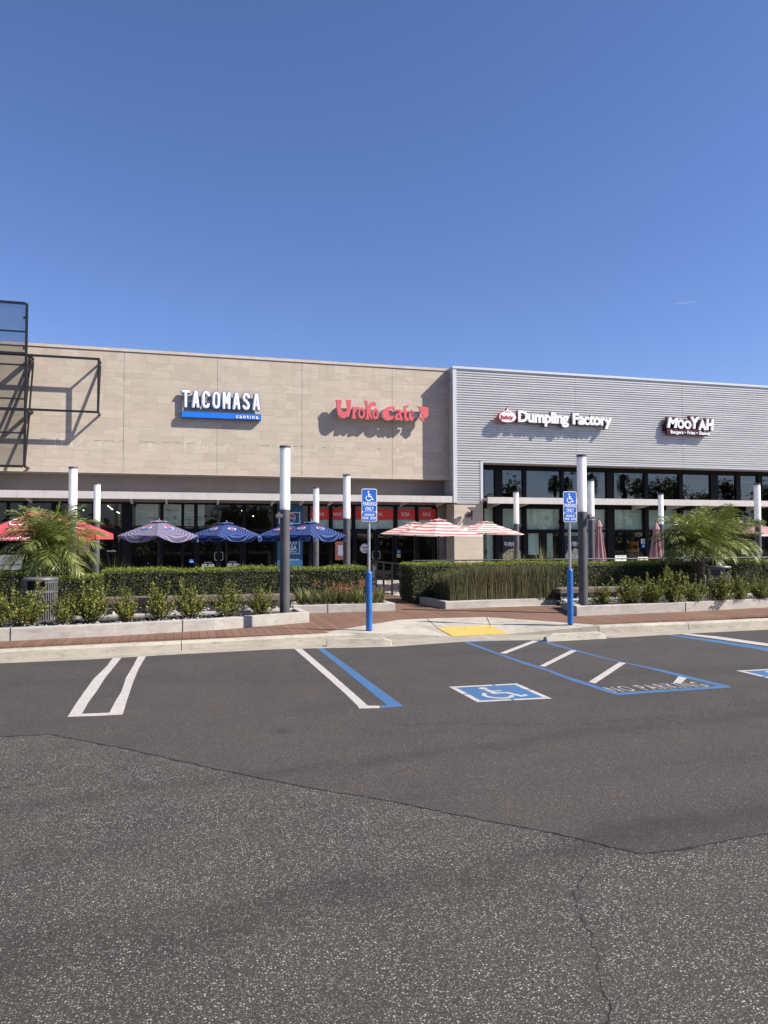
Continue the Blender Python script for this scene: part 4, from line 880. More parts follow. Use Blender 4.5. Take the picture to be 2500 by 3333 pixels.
YO = YM-.22
ms_ = thing('wall_sign', 'slanted white letter sign with maroon shadow sides and a small line of words', 'sign', at(2240, 1390, YO))
tv, tf = text2d('MOOYAH', .08, .045, space=.92)
ys_ = {0: 0}; X0, X1 = at(*c7(1262, 170), YO).x, at(*c7(1595, 170), YO).x; Z0, Z1 = at(*c7(1430, 218), YO).z, at(*c7(1430, 135), YO).z
lets = [('M', 1262, 1340, 132, 205, .18), ('O', 1336, 1385, 145, 212, 0), ('O', 1386, 1435, 152, 215, 0), ('Y', 1432, 1492, 128, 212, .1), ('A', 1486, 1542, 150, 222, .05), ('H', 1543, 1597, 142, 222, .1)]
for ch, x0, x1, y0, y1, shr in lets:
    o = flat('letter', fit(text2d(ch, .08, .05, shr), *rect(*c7(x0, y0), *c7(x1, y1), YO), YO), M_letter, ms_)
    a_, b_, c_, d_ = rect(*c7(x0-10, y0-8), *c7(x1, y1+4), YO); flat('letter_return', fit(text2d(ch, .10, .075, shr), a_, b_, c_, d_, YO+.10), M_maroon, o)
a_, b_, c_, d_ = rect(*c7(1265, 215), *c7(1560, 258), YO); build('name_board', MB().box(a_, b_, YO+.0, YO+.14, c_, d_), M_maroon, ms_)
flat('lettering', fit(text2d('Burgers • Fries • Shakes', .03, .02), *rect(*c7(1285, 228), *c7(1568, 260), YO), YO-.03), M_letter, ms_)
a_, b_, c_, d_ = rect(*c7(1255, 130), *c7(1330, 225), YO); build('backing', MB().box(a_-.03, b_+.9, YO+.155, YM-.01, c_, c_+.3), M_maroon, ms_)

# ================================================================== STEEL FRAMES ON THE LEFT
YF, YF2 = YS-.60, YS-.70
def c1(x, y): return (x/3.318, 950+y/3.318)
fr = thing('steel_wall_frame', 'open rectangular dark steel frame standing off the stone wall', 'frame', at(200, 1250, YF))
def zof(x, y, Y): return at(*c1(x, y), Y).z
xl, xrr = at(*c1(288, 700), YF).x, at(*c1(1063, 1000), YF).x; zt_, zb_ = zof(1060, 720, YF)-.02, zof(1055, 1305, YF)+.02; b = .072
for p, q in (((xl-1, zt_), (xrr, zt_)), ((xl-1, zb_), (xrr, zb_))): build('rail', MB().box(p[0], q[0]-b/2-.001, YF-b/2, YF+b/2, p[1]-b/2, p[1]+b/2), M_steel, fr)
build('upright', MB().box(xrr-b/2, xrr+b/2, YF-b/2-.002, YF+b/2+.002, zb_-b/2-.002, zt_+b/2+.002), M_steel, fr)
for x_ in (xl+.11, xrr):
    for z_ in (zt_, zb_): build('wall_bracket', MB().box(x_-.03, x_+.03, YF+b/2+.003, YS, z_-.03, z_+.03), M_steel, fr)
    build('brace', MB().bar((x_, YS-.02, zt_-.10), (x_, YF+b/2+.01, zb_+.05), .055), M_steel, fr)
f2_ = thing('steel_screen', 'tall dark steel screen with fine mesh panels rising above the roof at the left edge', 'screen', at(30, 1520, YF2))
X2 = at(*c1(278, 1000), YF2).x; zs = [zof(290, y, YF2) for y in (126, 432, 668, 792, 1158, 1275, 1525, 1885)]; bt = .078
build('upright', MB().box(X2-bt/2, X2+bt/2, YF2-bt/2, YF2+bt/2, zs[-1], zs[0]), M_steel, f2_)
for i, z_ in enumerate(zs):
    t_ = bt if i in (0, 2, 5, 7) else .05; build('rail', MB().box(-12, X2-bt/2-.001, YF2-t_/2, YF2+t_/2, z_-t_/2, z_+t_/2), M_steel, f2_)
build('mesh_panel', MB().box(-12, X2-bt/2-.01, YF2+.047, YF2+.049, zs[-1], zs[0]), M_mesh, f2_)
for z_ in (zof(290, 285, YF2), zof(290, 615, YF2), zof(290, 900, YF2), zof(290, 1500, YF2)): build('clamp', MB().box(X2-bt/2-.06, X2-bt/2-.002, YF2-.05, YF2-.046+.0, z_-.05, z_+.05), M_steel, f2_)
for z_ in (zs[2], zs[5], zs[7]):
    build('wall_bracket', MB().box(X2-.03, X2+.03, YF2+bt/2+.002, YS, z_-.03, z_+.03), M_steel, f2_)
for z0_, z1_ in ((zs[2], zs[5]), (zs[5], zs[7])): build('brace', MB().bar((X2, YS-.02, z0_-.1), (X2, YF2+bt/2+.01, z1_+.05), .055), M_steel, f2_)

# wall sconce on the pier
YC = YM-.36
p = at(1536, 1672, YC); sc_ = thing('wall_sconce', 'black torch shaped wall lamp on the stone pier', 'wall lamp', (p.x, YC, p.z-.2))
zt_ = at(1536, 1652, YC).z; zm = at(1536, 1662, YC).z; zl = at(1536, 1692, YC).z
build('stem', MB().lathe(p.x, YC, [(.018, zl), (.05, zm), (.05, zm+.001)], 12), M_blk, sc_, smooth=False)
build('shade', MB().lathe(p.x, YC, [(.045, zm-.01), (.178, zt_-.012), (.185, zt_), (.17, zt_-.002), (.04, zm+.01)], 24), mat('sconce_glass', (.36, .34, .31), .5), sc_, smooth=True)
build('rim', MB().lathe(p.x, YC, [(.186, zt_-.012), (.192, zt_-.006), (.186, zt_+.004), (.178, zt_-.002)], 24), M_blk, sc_)
pb = at(1525.7, 1675, YM); 
mb = MB(); n = 24; ring = [(pb.x+.115*math.cos(2*PI*k/n), YM-.02, pb.z+.115*math.sin(2*PI*k/n)) for k in range(n)]; ring2 = [(x, YM+.019, z) for x, y, z in ring]; mb.add(ring+ring2, [tuple(range(n)), tuple(range(n, 2*n))]+[(k, (k+1) % n, (k+1) % n+n, k+n) for k in range(n)])
build('back_plate', mb, M_lampd, sc_); build('arm', MB().bar((pb.x, YM-.02, pb.z), (p.x, YC, p.z-.02), .03), M_blk, sc_)

# ================================================================== LAMP COLUMNS
def lamp_column(label, x, y, top=3.61, fixture=0, z0=.15):
    o = thing('lamp_column', label, 'lamp column', (x, y, z0), 'charcoal and white lamp columns'); k = .098
    build('post', MB().lathe(x, y, [(k, z0), (k, 2.36)], 28), M_lampd, o, smooth=False)
    build('lamp_tube', MB().lathe(x, y, [(k+.004, 2.362), (k+.004, top-.05)], 28), M_lampw, o)
    build('cap', MB().lathe(x, y, [(k+.012, top-.049), (k+.012, top-.01), (.03, top)], 28), M_lampd, o)
    mb = MB()
    for kk in range(3): t = 2*PI*kk/3+.6; mb.box(x+.09*math.cos(t)-.006, x+.09*math.cos(t)+.006, y+.09*math.sin(t)-.006, y+.09*math.sin(t)+.006, top-.02, top+.012)
    build('cap_screw', mb, M_lampd, o)
    for q in o.children:
        if q.name.startswith(('post', 'lamp_tube')):
            for pg in q.data.polygons:
                if len(pg.vertices) == 4: pg.use_smooth = True
    if fixture:
        s = fixture; c_ = build('camera_bracket', MB().box(min(x+s*.10, x+s*.16), max(x+s*.10, x+s*.16), y-.12, y-.04, 2.27, 2.31), M_lampd, o)
        build('camera', MB().box(min(x+s*.07, x+s*.2), max(x+s*.07, x+s*.2), y-.2, y-.08, 2.20, 2.268), M_can, o, bevel=.01)
lamp_column('thick charcoal and white lamp column with a camera, left of the blue sign post', 1.955, 14.72, top=3.65, fixture=-1)
lamp_column('thick charcoal and white lamp column with a camera, right of the second blue sign post', 8.47, 14.55, top=3.63, fixture=1)
lamp_column('charcoal and white lamp column in front of the red umbrellas', -2.655, 19.8)
lamp_column('slim far lamp column at the right corner of the red umbrella', -2.66, 25.2, fixture=0)
lamp_column('slim far lamp column behind the rightmost blue umbrella', 4.455, 25.4)
lamp_column('charcoal and white lamp column at the right edge of the blue umbrellas', 4.42, 20.25)
lamp_column('slim far lamp column half hidden by the thick right one', 12.12, 20.3)
lamp_column('slim far lamp column beside the striped umbrella and the shaded door', 12.22, 25.8)
lamp_column('slim far lamp column between the closed umbrella and the palm', 18.56, 25.8)
lamp_column('charcoal and white lamp column at the right edge before the pink umbrella', 18.37, 20.4)

# ================================================================== PARKING SIGNS
def parking_sign(label, fx, fy, tp):
    b_ = on(fx, fy, .152); x, y = b_.x, b_.y; o = thing('parking_sign', label, 'parking sign', (x, y, .15), 'blue accessible parking signs')
    zt_ = at(fx, tp, y).z; h = .585; w = .283; zb = zt_-h
    build('sleeve', MB().lathe(x, y, [(.056, .15), (.056, 1.17), (.045, 1.195), (.028, 1.205)], 20), M_sleeve, o)
    build('post', MB().lathe(x, y, [(.026, 1.2), (.026, zb+.25)], 12), M_galv, o, smooth=False)
    def rr(a_, b2, c_, d_, r, Y, nm, mt, dep, par):
        L = []
        for cx, cz, t0 in ((b2-r, d_-r, 0), (a_+r, d_-r, 90), (a_+r, c_+r, 180), (b2-r, c_+r, 270)): L += [(cx+r*math.cos(rad(t0+t)), cz+r*math.sin(rad(t0+t))) for t in (0, 30, 60, 90)]
        v, ff = shape2d([L], dep); return build(nm, MB().add([(p, Y+q_, s_) for p, s_, q_ in v], ff), mt, par)
    Y = y-.035; pn = rr(x-w/2, x+w/2, zb, zt_, .035, Y, 'sign_panel', M_white, .004, o)
    e = .011; zs_ = zb+h*.295
    rr(x-w/2+e, x+w/2-e, zs_+.004, zt_-e, .026, Y-.0035, 'blue_field', M_signb, .002, pn); rr(x-w/2+e, x+w/2-e, zb+e, zs_-.004, .026, Y-.0035, 'blue_field', M_signb, .002, pn)
    mb = MB()
    for L in isa():
        v, ff = shape2d(L, .001); mb.add([(x-.085+.175*a2, Y-.0062+c_, zt_-.225+.19*b2) for a2, b2, c_ in v], ff)
    build('wheelchair_symbol', mb, M_letter, pn)
    for s_, w0, z0, hh in (('PARKING', .235, zt_-.305, .070), ('ONLY', .155, zt_-.395, .070), ('MINIMUM', .18, zb+.093, .046), ('FINE  $250', .235, zb+.030, .052)):
        flat('lettering', fit(text2d(s_, .001, .018, space=1.05), x-w0/2, x+w0/2, z0, z0+hh, Y-.0062), M_letter, pn)
    mb = MB()
    for z_ in (zt_-.03, zb+.03): mb.lathe(x, Y-.008, [(.006, z_-.005), (.006, z_+.005)], 6)
    build('bolt', mb, M_galv, pn)
parking_sign('blue PARKING ONLY wheelchair sign on a sleeved post, in front of the middle hedge', 1201.5, 2052, 1591)
parking_sign('blue PARKING ONLY wheelchair sign on a sleeved post, beside the thick right lamp column', 1857, 2031, 1600)

# wheel stops
def wheel_stop(label, x0, y0, x1, y1):
    a_, b2 = on(x0, y0, .0), on(x1, y1, .0); d = (b2-a_).normalized(); nn = Vector((-d.y, d.x, 0)); L = (b2-a_).length; vs = []
    for t, e in ((0, .0), (.14, 1), (L-.14, 1), (L, .0)):
        for o_, z_ in ((0, .006), (.035, .13*max(e, .6)), (.115, .13*max(e, .6)), (.15, .006)): vs.append(a_+d*t+nn*o_+Vector((0, 0, z_)))
    fs = [(4*i+k, 4*i+4+k, 4*i+5+k, 4*i+1+k) for i in range(3) for k in range(3)]+[(0, 1, 2, 3), (12, 13, 14, 15)]
    o = thing('wheel_stop', label, 'wheel stop', a_, 'concrete wheel stops'); build('block', MB().add(vs, fs), M_conc, o, bevel=.012)
    mb = MB()
    for t in (.25, L-.25): q = a_+d*t+nn*.075; mb.lathe(q.x, q.y, [(.012, .128), (.012, .133)], 8)
    build('anchor_pin', mb, M_galv, o)
wheel_stop('worn concrete wheel stop at the kerb, below the left blue sign post', 1062, 2106, 1276, 2103)
wheel_stop('worn concrete wheel stop at the kerb, below the right blue sign post', 1781, 2090, 1975, 2080)

# ================================================================== BENCHES
def bench(label, x0, x1, y0, depth=.5, h=.34, z0=.15, fn=lambda x: 0):
    o = thing('gabion_bench', label, 'bench', ((x0+x1)/2, y0+depth/2, z0), 'gabion benches'); mb = MB(); n = 5; dd = depth/n
    for k in range(n): mb.box(x0-.06, x1+.06, y0-.06+k*(depth+.12)/n, y0-.06+(k+1)*(depth+.12)/n-.012, z0+h-.04, z0+h+.07)
    build('seat', mb, M_wood, o, bevel=.006); 
    mb = MB()
    for x_ in np.arange(x0, x1+.01, (x1-x0)/max(1, round((x1-x0)/.9))): mb.box(x_-.02, x_+.02, y0-.005, y0+.03, z0+.031, z0+h-.081)
    mb.box(x0-.02, x1+.02, y0-.007, y0+.03, z0, z0+.03).box(x0-.02, x1+.02, y0-.007, y0+.03, z0+h-.08, z0+h-.045)
    build('cage', mb, M_cage, o); mb = MB()
    for i in range(int((x1-x0)*170)): pebble(mb, (random.uniform(x0, x1), y0+.035+random.uniform(0, .03), random.uniform(z0+.04, z0+h-.1)), random.uniform(.03, .055))
    st = build('stones', mb, M_gab, o, smooth=True); st['kind'] = 'stuff'
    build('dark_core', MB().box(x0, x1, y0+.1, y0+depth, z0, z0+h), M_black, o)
bl_ = at(345, 1980, 16.35).x
bench('long wood topped gabion bench behind the left shrubs', bl_, 2.33, 16.35)
bench('wood topped gabion bench behind the right lamp column and shrubs', 8.93, 13.2, 16.35, fn=None)

# litter bins
def bin_(label, x, y, r, h, mouth, z0=.15):
    o = thing('litter_bin', label, 'litter bin', (x, y, z0), 'slatted grey steel litter bins'); n = 44
    def band(za, zb2, rr=r, nm='band'): mb = MB(); mb.lathe(x, y, [(rr, za), (rr, zb2)], 32); return build(nm, mb, M_can, o)
    band(z0, z0+.05, r-.01, 'base'); mb = MB()
    for k in range(n):
        t = 2*PI*(k+.5)/n; c_, s_ = math.cos(t), math.sin(t); dm = (t-mouth+PI) % (2*PI)-PI; zt2 = z0+h*.73 if abs(dm) < .62 else z0+h-.06
        w = r*PI/n*.50; q = [(x+r*c_+sg*w*-s_, y+r*s_+sg*w*c_) for sg in (-1, 1)]; q2 = [(x+(r-.008)*c_+sg*w*-s_, y+(r-.008)*s_+sg*w*c_) for sg in (1, -1)]
        mb.prism(q+q2, z0+.05, zt2)
    build('slat', mb, M_can, o)['kind'] = 'stuff'
    def hoop(za, zb2, skip=None, nm='hoop'):
        mb = MB(); N_ = 48; ks_ = [2*PI*k/N_ for k in range(N_+1)]
        for t0, t1 in zip(ks_, ks_[1:]):
            tm = ((t0+t1)/2-mouth+PI) % (2*PI)-PI
            if skip and abs(tm) < .60: continue
            mb.prism([(x+(r+.006)*math.cos(t0), y+(r+.006)*math.sin(t0)), (x+(r+.006)*math.cos(t1), y+(r+.006)*math.sin(t1)), (x+(r-.012)*math.cos(t1), y+(r-.012)*math.sin(t1)), (x+(r-.012)*math.cos(t0), y+(r-.012)*math.sin(t0))], za, zb2)
        return build(nm, mb, M_can, o)
    hoop(z0+.04, z0+.12); hoop(z0+h*.44, z0+h*.47); hoop(z0+h*.70, z0+h*.745); hoop(z0+h-.10, z0+h-.061, True)
    build('lid', MB().lathe(x, y, [(r+.012, z0+h-.06), (r+.02, z0+h-.03), (r+.005, z0+h-.005), (r-.06, z0+h)], 36), M_can, o)
    build('liner', MB().lathe(x, y, [(r-.06, z0+.06), (r-.06, z0+h*.93)], 24), M_black, o)
pcn = at(132, 1960, 15.0); bin_('round slatted grey litter bin under the left palm', pcn.x, 15.0, .29, .93, rad(262))
pcn = at(2357, 1900, 15.9); bin_('round slatted grey litter bin between the right palm trunks', pcn.x, 16.1, .29, .93, rad(300))

# ================================================================== UMBRELLAS
def umb_mat(name, kind, cols, ribs_n=6):
    m, t, b = nodes(name); uv = N(t, 'ShaderNodeUVMap'); sp_ = N(t, 'ShaderNodeSeparateXYZ'); t.links.new(uv.outputs[0], sp_.inputs[0])
    def mth(op, a_, b2=None, c_=None):
        n = N(t, 'ShaderNodeMath', operation=op)
        for i, q in enumerate((a_, b2, c_)):
            if q is None: continue
            if isinstance(q, bpy.types.NodeSocket): t.links.new(q, n.inputs[i])
            else: n.inputs[i].default_value = q
        return n.outputs[0]
    u, v = sp_.outputs[0], sp_.outputs[1]
    if kind == 'arcs':
        x = mth('MULTIPLY', mth('MULTIPLY', mth('ABSOLUTE', mth('SUBTRACT', u, .5)), 2.0), mth('MULTIPLY', v, .60)); x = mth('MULTIPLY', x, 1.35)
        y = mth('MAXIMUM', mth('SUBTRACT', v, .46), 0.0); d = mth('POWER', mth('ADD', mth('POWER', x, 3.0), mth('POWER', y, 3.0)), .3333)
        k = mth('FRACT', mth('MULTIPLY', d, 11.0)); line = ramp(t, k, [(.0, (1, 1, 1)), (.28, (1, 1, 1)), (.38, (0, 0, 0)), (1, (0, 0, 0))])
        c = mix(t, line, cols[0], cols[1])
    elif kind == 'bands':
        k = mth('FRACT', mth('MULTIPLY_ADD', v, 5.5, .25)); c = mix(t, ramp(t, k, [(.0, (0, 0, 0)), (.49, (0, 0, 0)), (.51, (1, 1, 1))]), cols[0], cols[1])
    else: c = mix(t, noise(t, mapped(t), 3, 4), cols[0], cols[1])
    c = mix(t, ramp(t, noise(t, mapped(t), 4, 5, .6), [(.4, (0, 0, 0)), (.8, (.3,)*3)]), c, tuple(q*.6 for q in cols[0]))
    t.links.new(c, b.inputs['Base Color']); b.inputs['Roughness'].default_value = .85; b.inputs['Specular IOR Level'].default_value = .2
    tr = N(t, 'ShaderNodeBsdfTranslucent'); t.links.new(c, tr.inputs[0]); ms = N(t, 'ShaderNodeMixShader'); ms.inputs[0].default_value = .25
    t.links.new(b.outputs[0], ms.inputs[1]); t.links.new(tr.outputs[0], ms.inputs[2]); t.links.new(ms.outputs[0], t.nodes['Material Output'].inputs[0]); return m
MU_blue = umb_mat('blue_arc_cloth', 'arcs', [(.012, .026, .105), (.11, .17, .42)]); MU_fade = umb_mat('faded_arc_cloth', 'arcs', [(.13, .12, .21), (.36, .31, .38)])
MU_str = umb_mat('striped_cloth', 'bands', [(.60, .20, .20), (.80, .74, .68)]); MU_red = umb_mat('red_cloth', 'plain', [(.50, .075, .095), (.56, .10, .12)])
MU_pink = umb_mat('faded_pink_cloth', 'plain', [(.48, .28, .285), (.54, .33, .33)])
def umbrella(label, x, y, R, zr, zt_, n, mt, rot=0., valance=0., scallop=0., vent=True, logo=False, tilt=(0, 0), group='open cafe umbrellas', text=None, inner_pole=.02, sag=.03):
    o = thing('patio_umbrella', label, 'umbrella', (x, y, .15), group)
    me_v, me_f, uvs = [], [], []; ns, nr = 8, 8
    def pt(i, a2, s2):                 # panel i, across a2 0..1, radial s2 0..1
        t0 = rot+2*PI*i/n; t1 = rot+2*PI*(i+1)/n; A = Vector((math.cos(t0), math.sin(t0), 0)); B = Vector((math.cos(t1), math.sin(t1), 0)); p = (A*(1-a2)+B*a2)*R*s2
        w_ = math.sin(PI*a2); z = zt_-(zt_-zr)*(s2**1.12)-sag*w_*s2*math.sin(PI*min(1, s2))
        z += tilt[0]*p.x+tilt[1]*p.y
        return Vector((x+p.x, y+p.y, z))
    for i in range(n):
        b0 = len(me_v)
        for r_ in range(nr+1):
            for k in range(ns+1): me_v.append(pt(i, k/ns, .10+.90*r_/nr)); uvs.append((k/ns, .10+.90*r_/nr))
        for r_ in range(nr):
            for k in range(ns): q = b0+r_*(ns+1)+k; me_f.append((q, q+1, q+ns+2, q+ns+1))
        if valance or scallop:
            b1 = len(me_v)
            for k in range(ns+1):
                a2 = k/ns; p = pt(i, a2, 1); dz = valance+scallop*math.sin(PI*a2); d = Vector((p.x-x, p.y-y, 0)).normalized()*(.01+.015*math.sin(9*a2+i)); me_v += [p, p+d+Vector((0, 0, -dz*.5)), p+d*1.4+Vector((0, 0, -dz))]; uvs += [(a2, 1), (a2, 1.05), (a2, 1.10)]
            for k in range(ns):
                for j in range(2): q = b1+3*k+j; me_f.append((q, q+3, q+4, q+1))
    me = bpy.data.meshes.new('canopy'); me.from_pydata([tuple(q) for q in me_v], [], me_f); me.materials.append(mt); ul = me.uv_layers.new(name='UVMap')
    for lp in me.loops: ul.data[lp.index].uv = uvs[lp.vertex_index]
    cn_ = link_mesh('canopy', me, o)
    if vent:
        mb = MB(); vs = []
        for k in range(n*2): t = rot+PI*k/n; rr = R*.21*(1 if k % 2 == 0 else .9); vs.append((x+rr*math.cos(t), y+rr*math.sin(t), zt_-(zt_-zr)*.165+.035+(.0 if k % 2 == 0 else .02)))
        vs.append((x, y, zt_+.02)); mb.add(vs, [(k, (k+1) % (2*n), 2*n) for k in range(2*n)]); vo = MB(); vo.add(*(mb.v, mb.f)); me2 = mk_mesh('vent', mb.v, mb.f, mt, None, False, False); ul = me2.uv_layers.new(name='UVMap')
        for lp in me2.loops: ul.data[lp.index].uv = (.5, .02 if lp.vertex_index == 2*n else .26)
        link_mesh('vent', me2, cn_)
    build('pole', MB().lathe(x, y, [(inner_pole, .15), (inner_pole, zt_-.02)], 10), M_rail, o)
    build('crank', MB().lathe(x, y, [(.02, 1.24), (.034, 1.27), (.034, 1.40), (.02, 1.43)], 10).bar((x+.03, y-.03, 1.33), (x+.10, y-.05, 1.36), .012), M_rail, o)
    build('finial', MB().lathe(x, y, [(.02, zt_+.01), (.03, zt_+.03), (.018, zt_+.055), (.008, zt_+.075)], 8), M_rail, o)
    for i in range(n):
        p1 = pt(i, 0, .12)-Vector((0, 0, .02)); p2 = pt(i, 0, .99)-Vector((0, 0, .015)); build('rib', MB().bar(p1, p2, .014), M_rail, o)
    for i in range(n): p2 = pt(i, 0, .5)-Vector((0, 0, .02)); build('strut', MB().bar((x, y, zr+.02+(zt_-zr)*.05), p2, .010), M_rail, o)
    if logo:
        for i in range(n):
            A = pt(i, .5, .54); ex = (pt(i, .6, .54)-pt(i, .4, .54)).normalized(); ey = (pt(i, .5, .40)-pt(i, .5, .70)).normalized(); nn = ex.cross(ey); nn = nn if nn.z > 0 else -nn
            if A.y > y+.2*R: continue
            if ex.x < 0: ex = -ex
            def M2(pts, off): return [tuple(A+ex*a2+ey*b2+nn*off) for a2, b2 in pts]
            r_ = .125*R/1.2; n_ = 24; mb = MB().add(M2([(r_*math.cos(2*PI*k/n_), r_*math.sin(2*PI*k/n_)) for k in range(n_)], .022), [tuple(range(n_))]); lg = build('logo', mb, M_white, o, fix=False)
            for top2, mm in ((True, M_pr), (False, M_pbl)):
                s_ = 1 if top2 else -1; rim = [(r_*.9*math.cos(t), s_*r_*.9*math.sin(t)) for t in np.linspace(rad(14), rad(166), 12)]; wv = [(-r_*.87+2*r_*.87*k/6, s_*(r_*.24)) for k in range(1, 6)]
                L = [Vector((*q, 0)) for q in rim+wv]; build('logo_wave', MB().add(M2(rim+wv, .026), [tuple(t) for t in tessellate_polygon([L])]), mm, lg, fix=False)
            tv, tf = text2d('PEPSI', 0, .03); a = np.array(tv); mn, mx = a.min(0), a.max(0)
            build('lettering', MB().add(M2([((q[0]-mn[0])/(mx[0]-mn[0])*1.3*r_-.65*r_, (q[1]-mn[1])/(mx[1]-mn[1])*.32*r_-.16*r_) for q in tv], .027), tf), M_pbl, lg, fix=False)
    if text:
        for i, s_, s2, wd, hh, big in text:
            A = pt(i, .5, s2); ex = (pt(i, .6, s2)-pt(i, .4, s2)).normalized(); ex = -ex if ex.x < 0 else ex; ey = (pt(i, .5, s2-.1)-pt(i, .5, min(1, s2+.1))).normalized() if big else Vector((0, 0, 1)); nn = ex.cross(ey); nn = nn if nn.dot(Vector((0, -1, .2))) > 0 else -nn
            tv, tf = text2d(s_, 0, -.004 if big else .01, .3 if big else 0); a = np.array(tv); mn, mx = a.min(0), a.max(0); off = .03 if big else .045; dz = Vector((0, 0, 0)) if big else Vector((0, 0, -valance*.55))
            build('lettering', MB().add([tuple(A+dz+ex*((q[0]-mn[0])/(mx[0]-mn[0])-.5)*wd+ey*((q[1]-mn[1])/(mx[1]-mn[1])-.5)*hh+nn*off) for q in tv], tf), M_white, cn_, fix=False)
    return o
def U(px, Y): return at(px, 1740, Y).x
def ZU(px, py, Y): return at(px, py, Y).z
g2 = 'blue roundel umbrellas'
R6 = rad(-90)
def place_u(label, pxc, ptop, prim, Y, halfpx, n, mt, **k):
    x = U(pxc, Y); d = (Vector((x, Y, 0))-Vector((0, 0, 0))).dot(Vector((fw.x, fw.y, 0)))
    R = halfpx/FPX*d; R = R/math.cos(PI/n) if n == 8 else (R/.87 if n == 6 else R*1.41)
    if 'ribdir' in k: k['rot'] = math.atan2(-Y, -x)+k.pop('ribdir')
    return umbrella(label, x, Y, R, ZU(pxc, prim, Y), ZU(pxc, ptop, Y), n, mt, **k)
face = lambda px: -PI/2+math.atan2(at(px, 1700, 20).x, 20)*-1
place_u('faded mauve arc striped umbrella, leftmost of the roundel umbrellas', 517, 1696, 1744, 19.6, 122, 6, MU_fade, ribdir=-.04, scallop=.17, logo=True, group=g2, sag=.02)
place_u('blue arc striped umbrella next to the faded mauve one', 737, 1702, 1744, 21.6, 108, 6, MU_blue, ribdir=-.22, scallop=.17, logo=True, group=g2, sag=.02)
place_u('blue arc striped umbrella partly hidden behind the thick lamp column', 935, 1706, 1744, 22.0, 90, 6, MU_blue, ribdir=-.2, scallop=.17, logo=True, group=g2, sag=.02)
place_u('blue arc striped umbrella in front, right of the thick lamp column', 1013, 1700, 1742, 19.0, 110, 6, MU_blue, ribdir=-.02, scallop=.17, logo=True, group=g2, sag=.02)
g3 = 'red and white striped umbrellas'
place_u('striped umbrella furthest left, tucked behind the larger striped one', 1349, 1700, 1742, 24.6, 112, 8, MU_str, rot=.2, group=g3, tilt=(-.045, 0))
place_u('largest striped umbrella, between the cafe door and the stone pier', 1428, 1690, 1741, 22.8, 134, 8, MU_str, rot=.35, group=g3, tilt=(-.02, .03))
place_u('striped umbrella right of the stone pier', 1582, 1698, 1737, 24.6, 118, 8, MU_str, rot=.1, group=g3, tilt=(-.035, 0))
place_u('open faded pink umbrella at the right edge behind the palm', 2440, 1704, 1736, 22.6, 125, 8, MU_pink, rot=.2, group='faded pink cafe umbrellas')
place_u('pale umbrella at the far right edge below the pink one', 2585, 1716, 1745, 25.6, 110, 8, umb_mat('white_cloth', 'plain', [(.7, .68, .66), (.75, .73, .7)]), rot=.2, group=None)
tx = [(2, 'Coca-Cola', .62, 1.25, .40, True), (3, 'Coca-Cola', .62, 1.25, .40, True)]
place_u('red square umbrella with white script, left of two', 126, 1660, 1740, 20.9, 156, 4, MU_red, rot=rad(45)+.12, valance=.16, vent=False, group='red square umbrellas', text=[(2, 'Coca-Cola', .60, 1.25, .34, True), (2, 'noodles   noodles', 1.0, 1.7, .07, False)], sag=.0)
place_u('red square umbrella with white script, behind the palm and lamp column', 198, 1674, 1737, 22.4, 138, 4, MU_red, rot=rad(45)-.10, valance=.16, vent=False, group='red square umbrellas', text=[(2, 'Coca-Cola', .60, 1.25, .34, True), (2, 'noodles   noodles', 1.0, 1.9, .08, False)], sag=.0)
def closed_umb(label, px, ytop, ybot, Y, wpx):
    x = U(px, Y); zt_, zb = ZU(px, ytop, Y), ZU(px, ybot, Y); d = x*fw.x+Y*fw.y; R = wpx/2/FPX*d; o = thing('closed_umbrella', label, 'umbrella', (x, Y, .15), 'closed pink umbrellas')
    n = 16; mb = MB(); prof = [(.0, zt_), (.28, zt_-.10), (.34, zt_-.2), (.42, zt_-.28*(zt_-zb)), (.62, zt_-.5*(zt_-zb)), (.85, zt_-.8*(zt_-zb)), (1.0, zb+.03)]; vs = []
    for k_, (rr, z) in enumerate(prof):
        for k in range(n*2):
            t = PI*k/n; f_ = 1 if k % 4 < 2 else .56; f_ = 1-(1-f_)*min(1, rr*1.6); dz = .03*math.sin(t*3.0+px) if k_ == len(prof)-1 else 0; vs.append((x+R*rr*f_*math.cos(t), Y+R*rr*f_*math.sin(t), z+dz-(0.02 if (k % 4 < 2 and k_ == len(prof)-1) else 0)))
    m_ = 2*n; mb.add(vs, [(i*m_+k, i*m_+(k+1) % m_, (i+1)*m_+(k+1) % m_, (i+1)*m_+k) for i in range(len(prof)-1) for k in range(m_)]); build('canopy', mb, MU_pink, o)
    vs = []
    for rr, z in ((.03, zt_+.03), (.30, zt_-.06), (.52, zt_-.22)):
        for k in range(m_): t = PI*k/n; f_ = 1 if k % 4 < 2 else .85; vs.append((x+R*rr*f_*math.cos(t), Y+R*rr*f_*math.sin(t), z-(.02 if k % 4 < 2 else 0)))
    build('vent', MB().add(vs, [(i*m_+k, i*m_+(k+1) % m_, (i+1)*m_+(k+1) % m_, (i+1)*m_+k) for i in range(2) for k in range(m_)]), MU_pink, o)
    build('pole', MB().lathe(x, Y, [(.02, .15), (.02, zt_)], 10), M_rail, o); build('finial', MB().lathe(x, Y, [(.02, zt_+.02), (.012, zt_+.06)], 8), M_rail, o)
    build('base', MB().lathe(x, Y, [(.25, .15), (.25, .19), (.06, .22), (.03, .3)], 20), M_rail, o)
closed_umb('closed pink umbrella right of the thick lamp column', 1949, 1692, 1826, 22.0, 48)
closed_umb('closed pink umbrella left of the right palm', 2136, 1702, 1817, 23.0, 48)
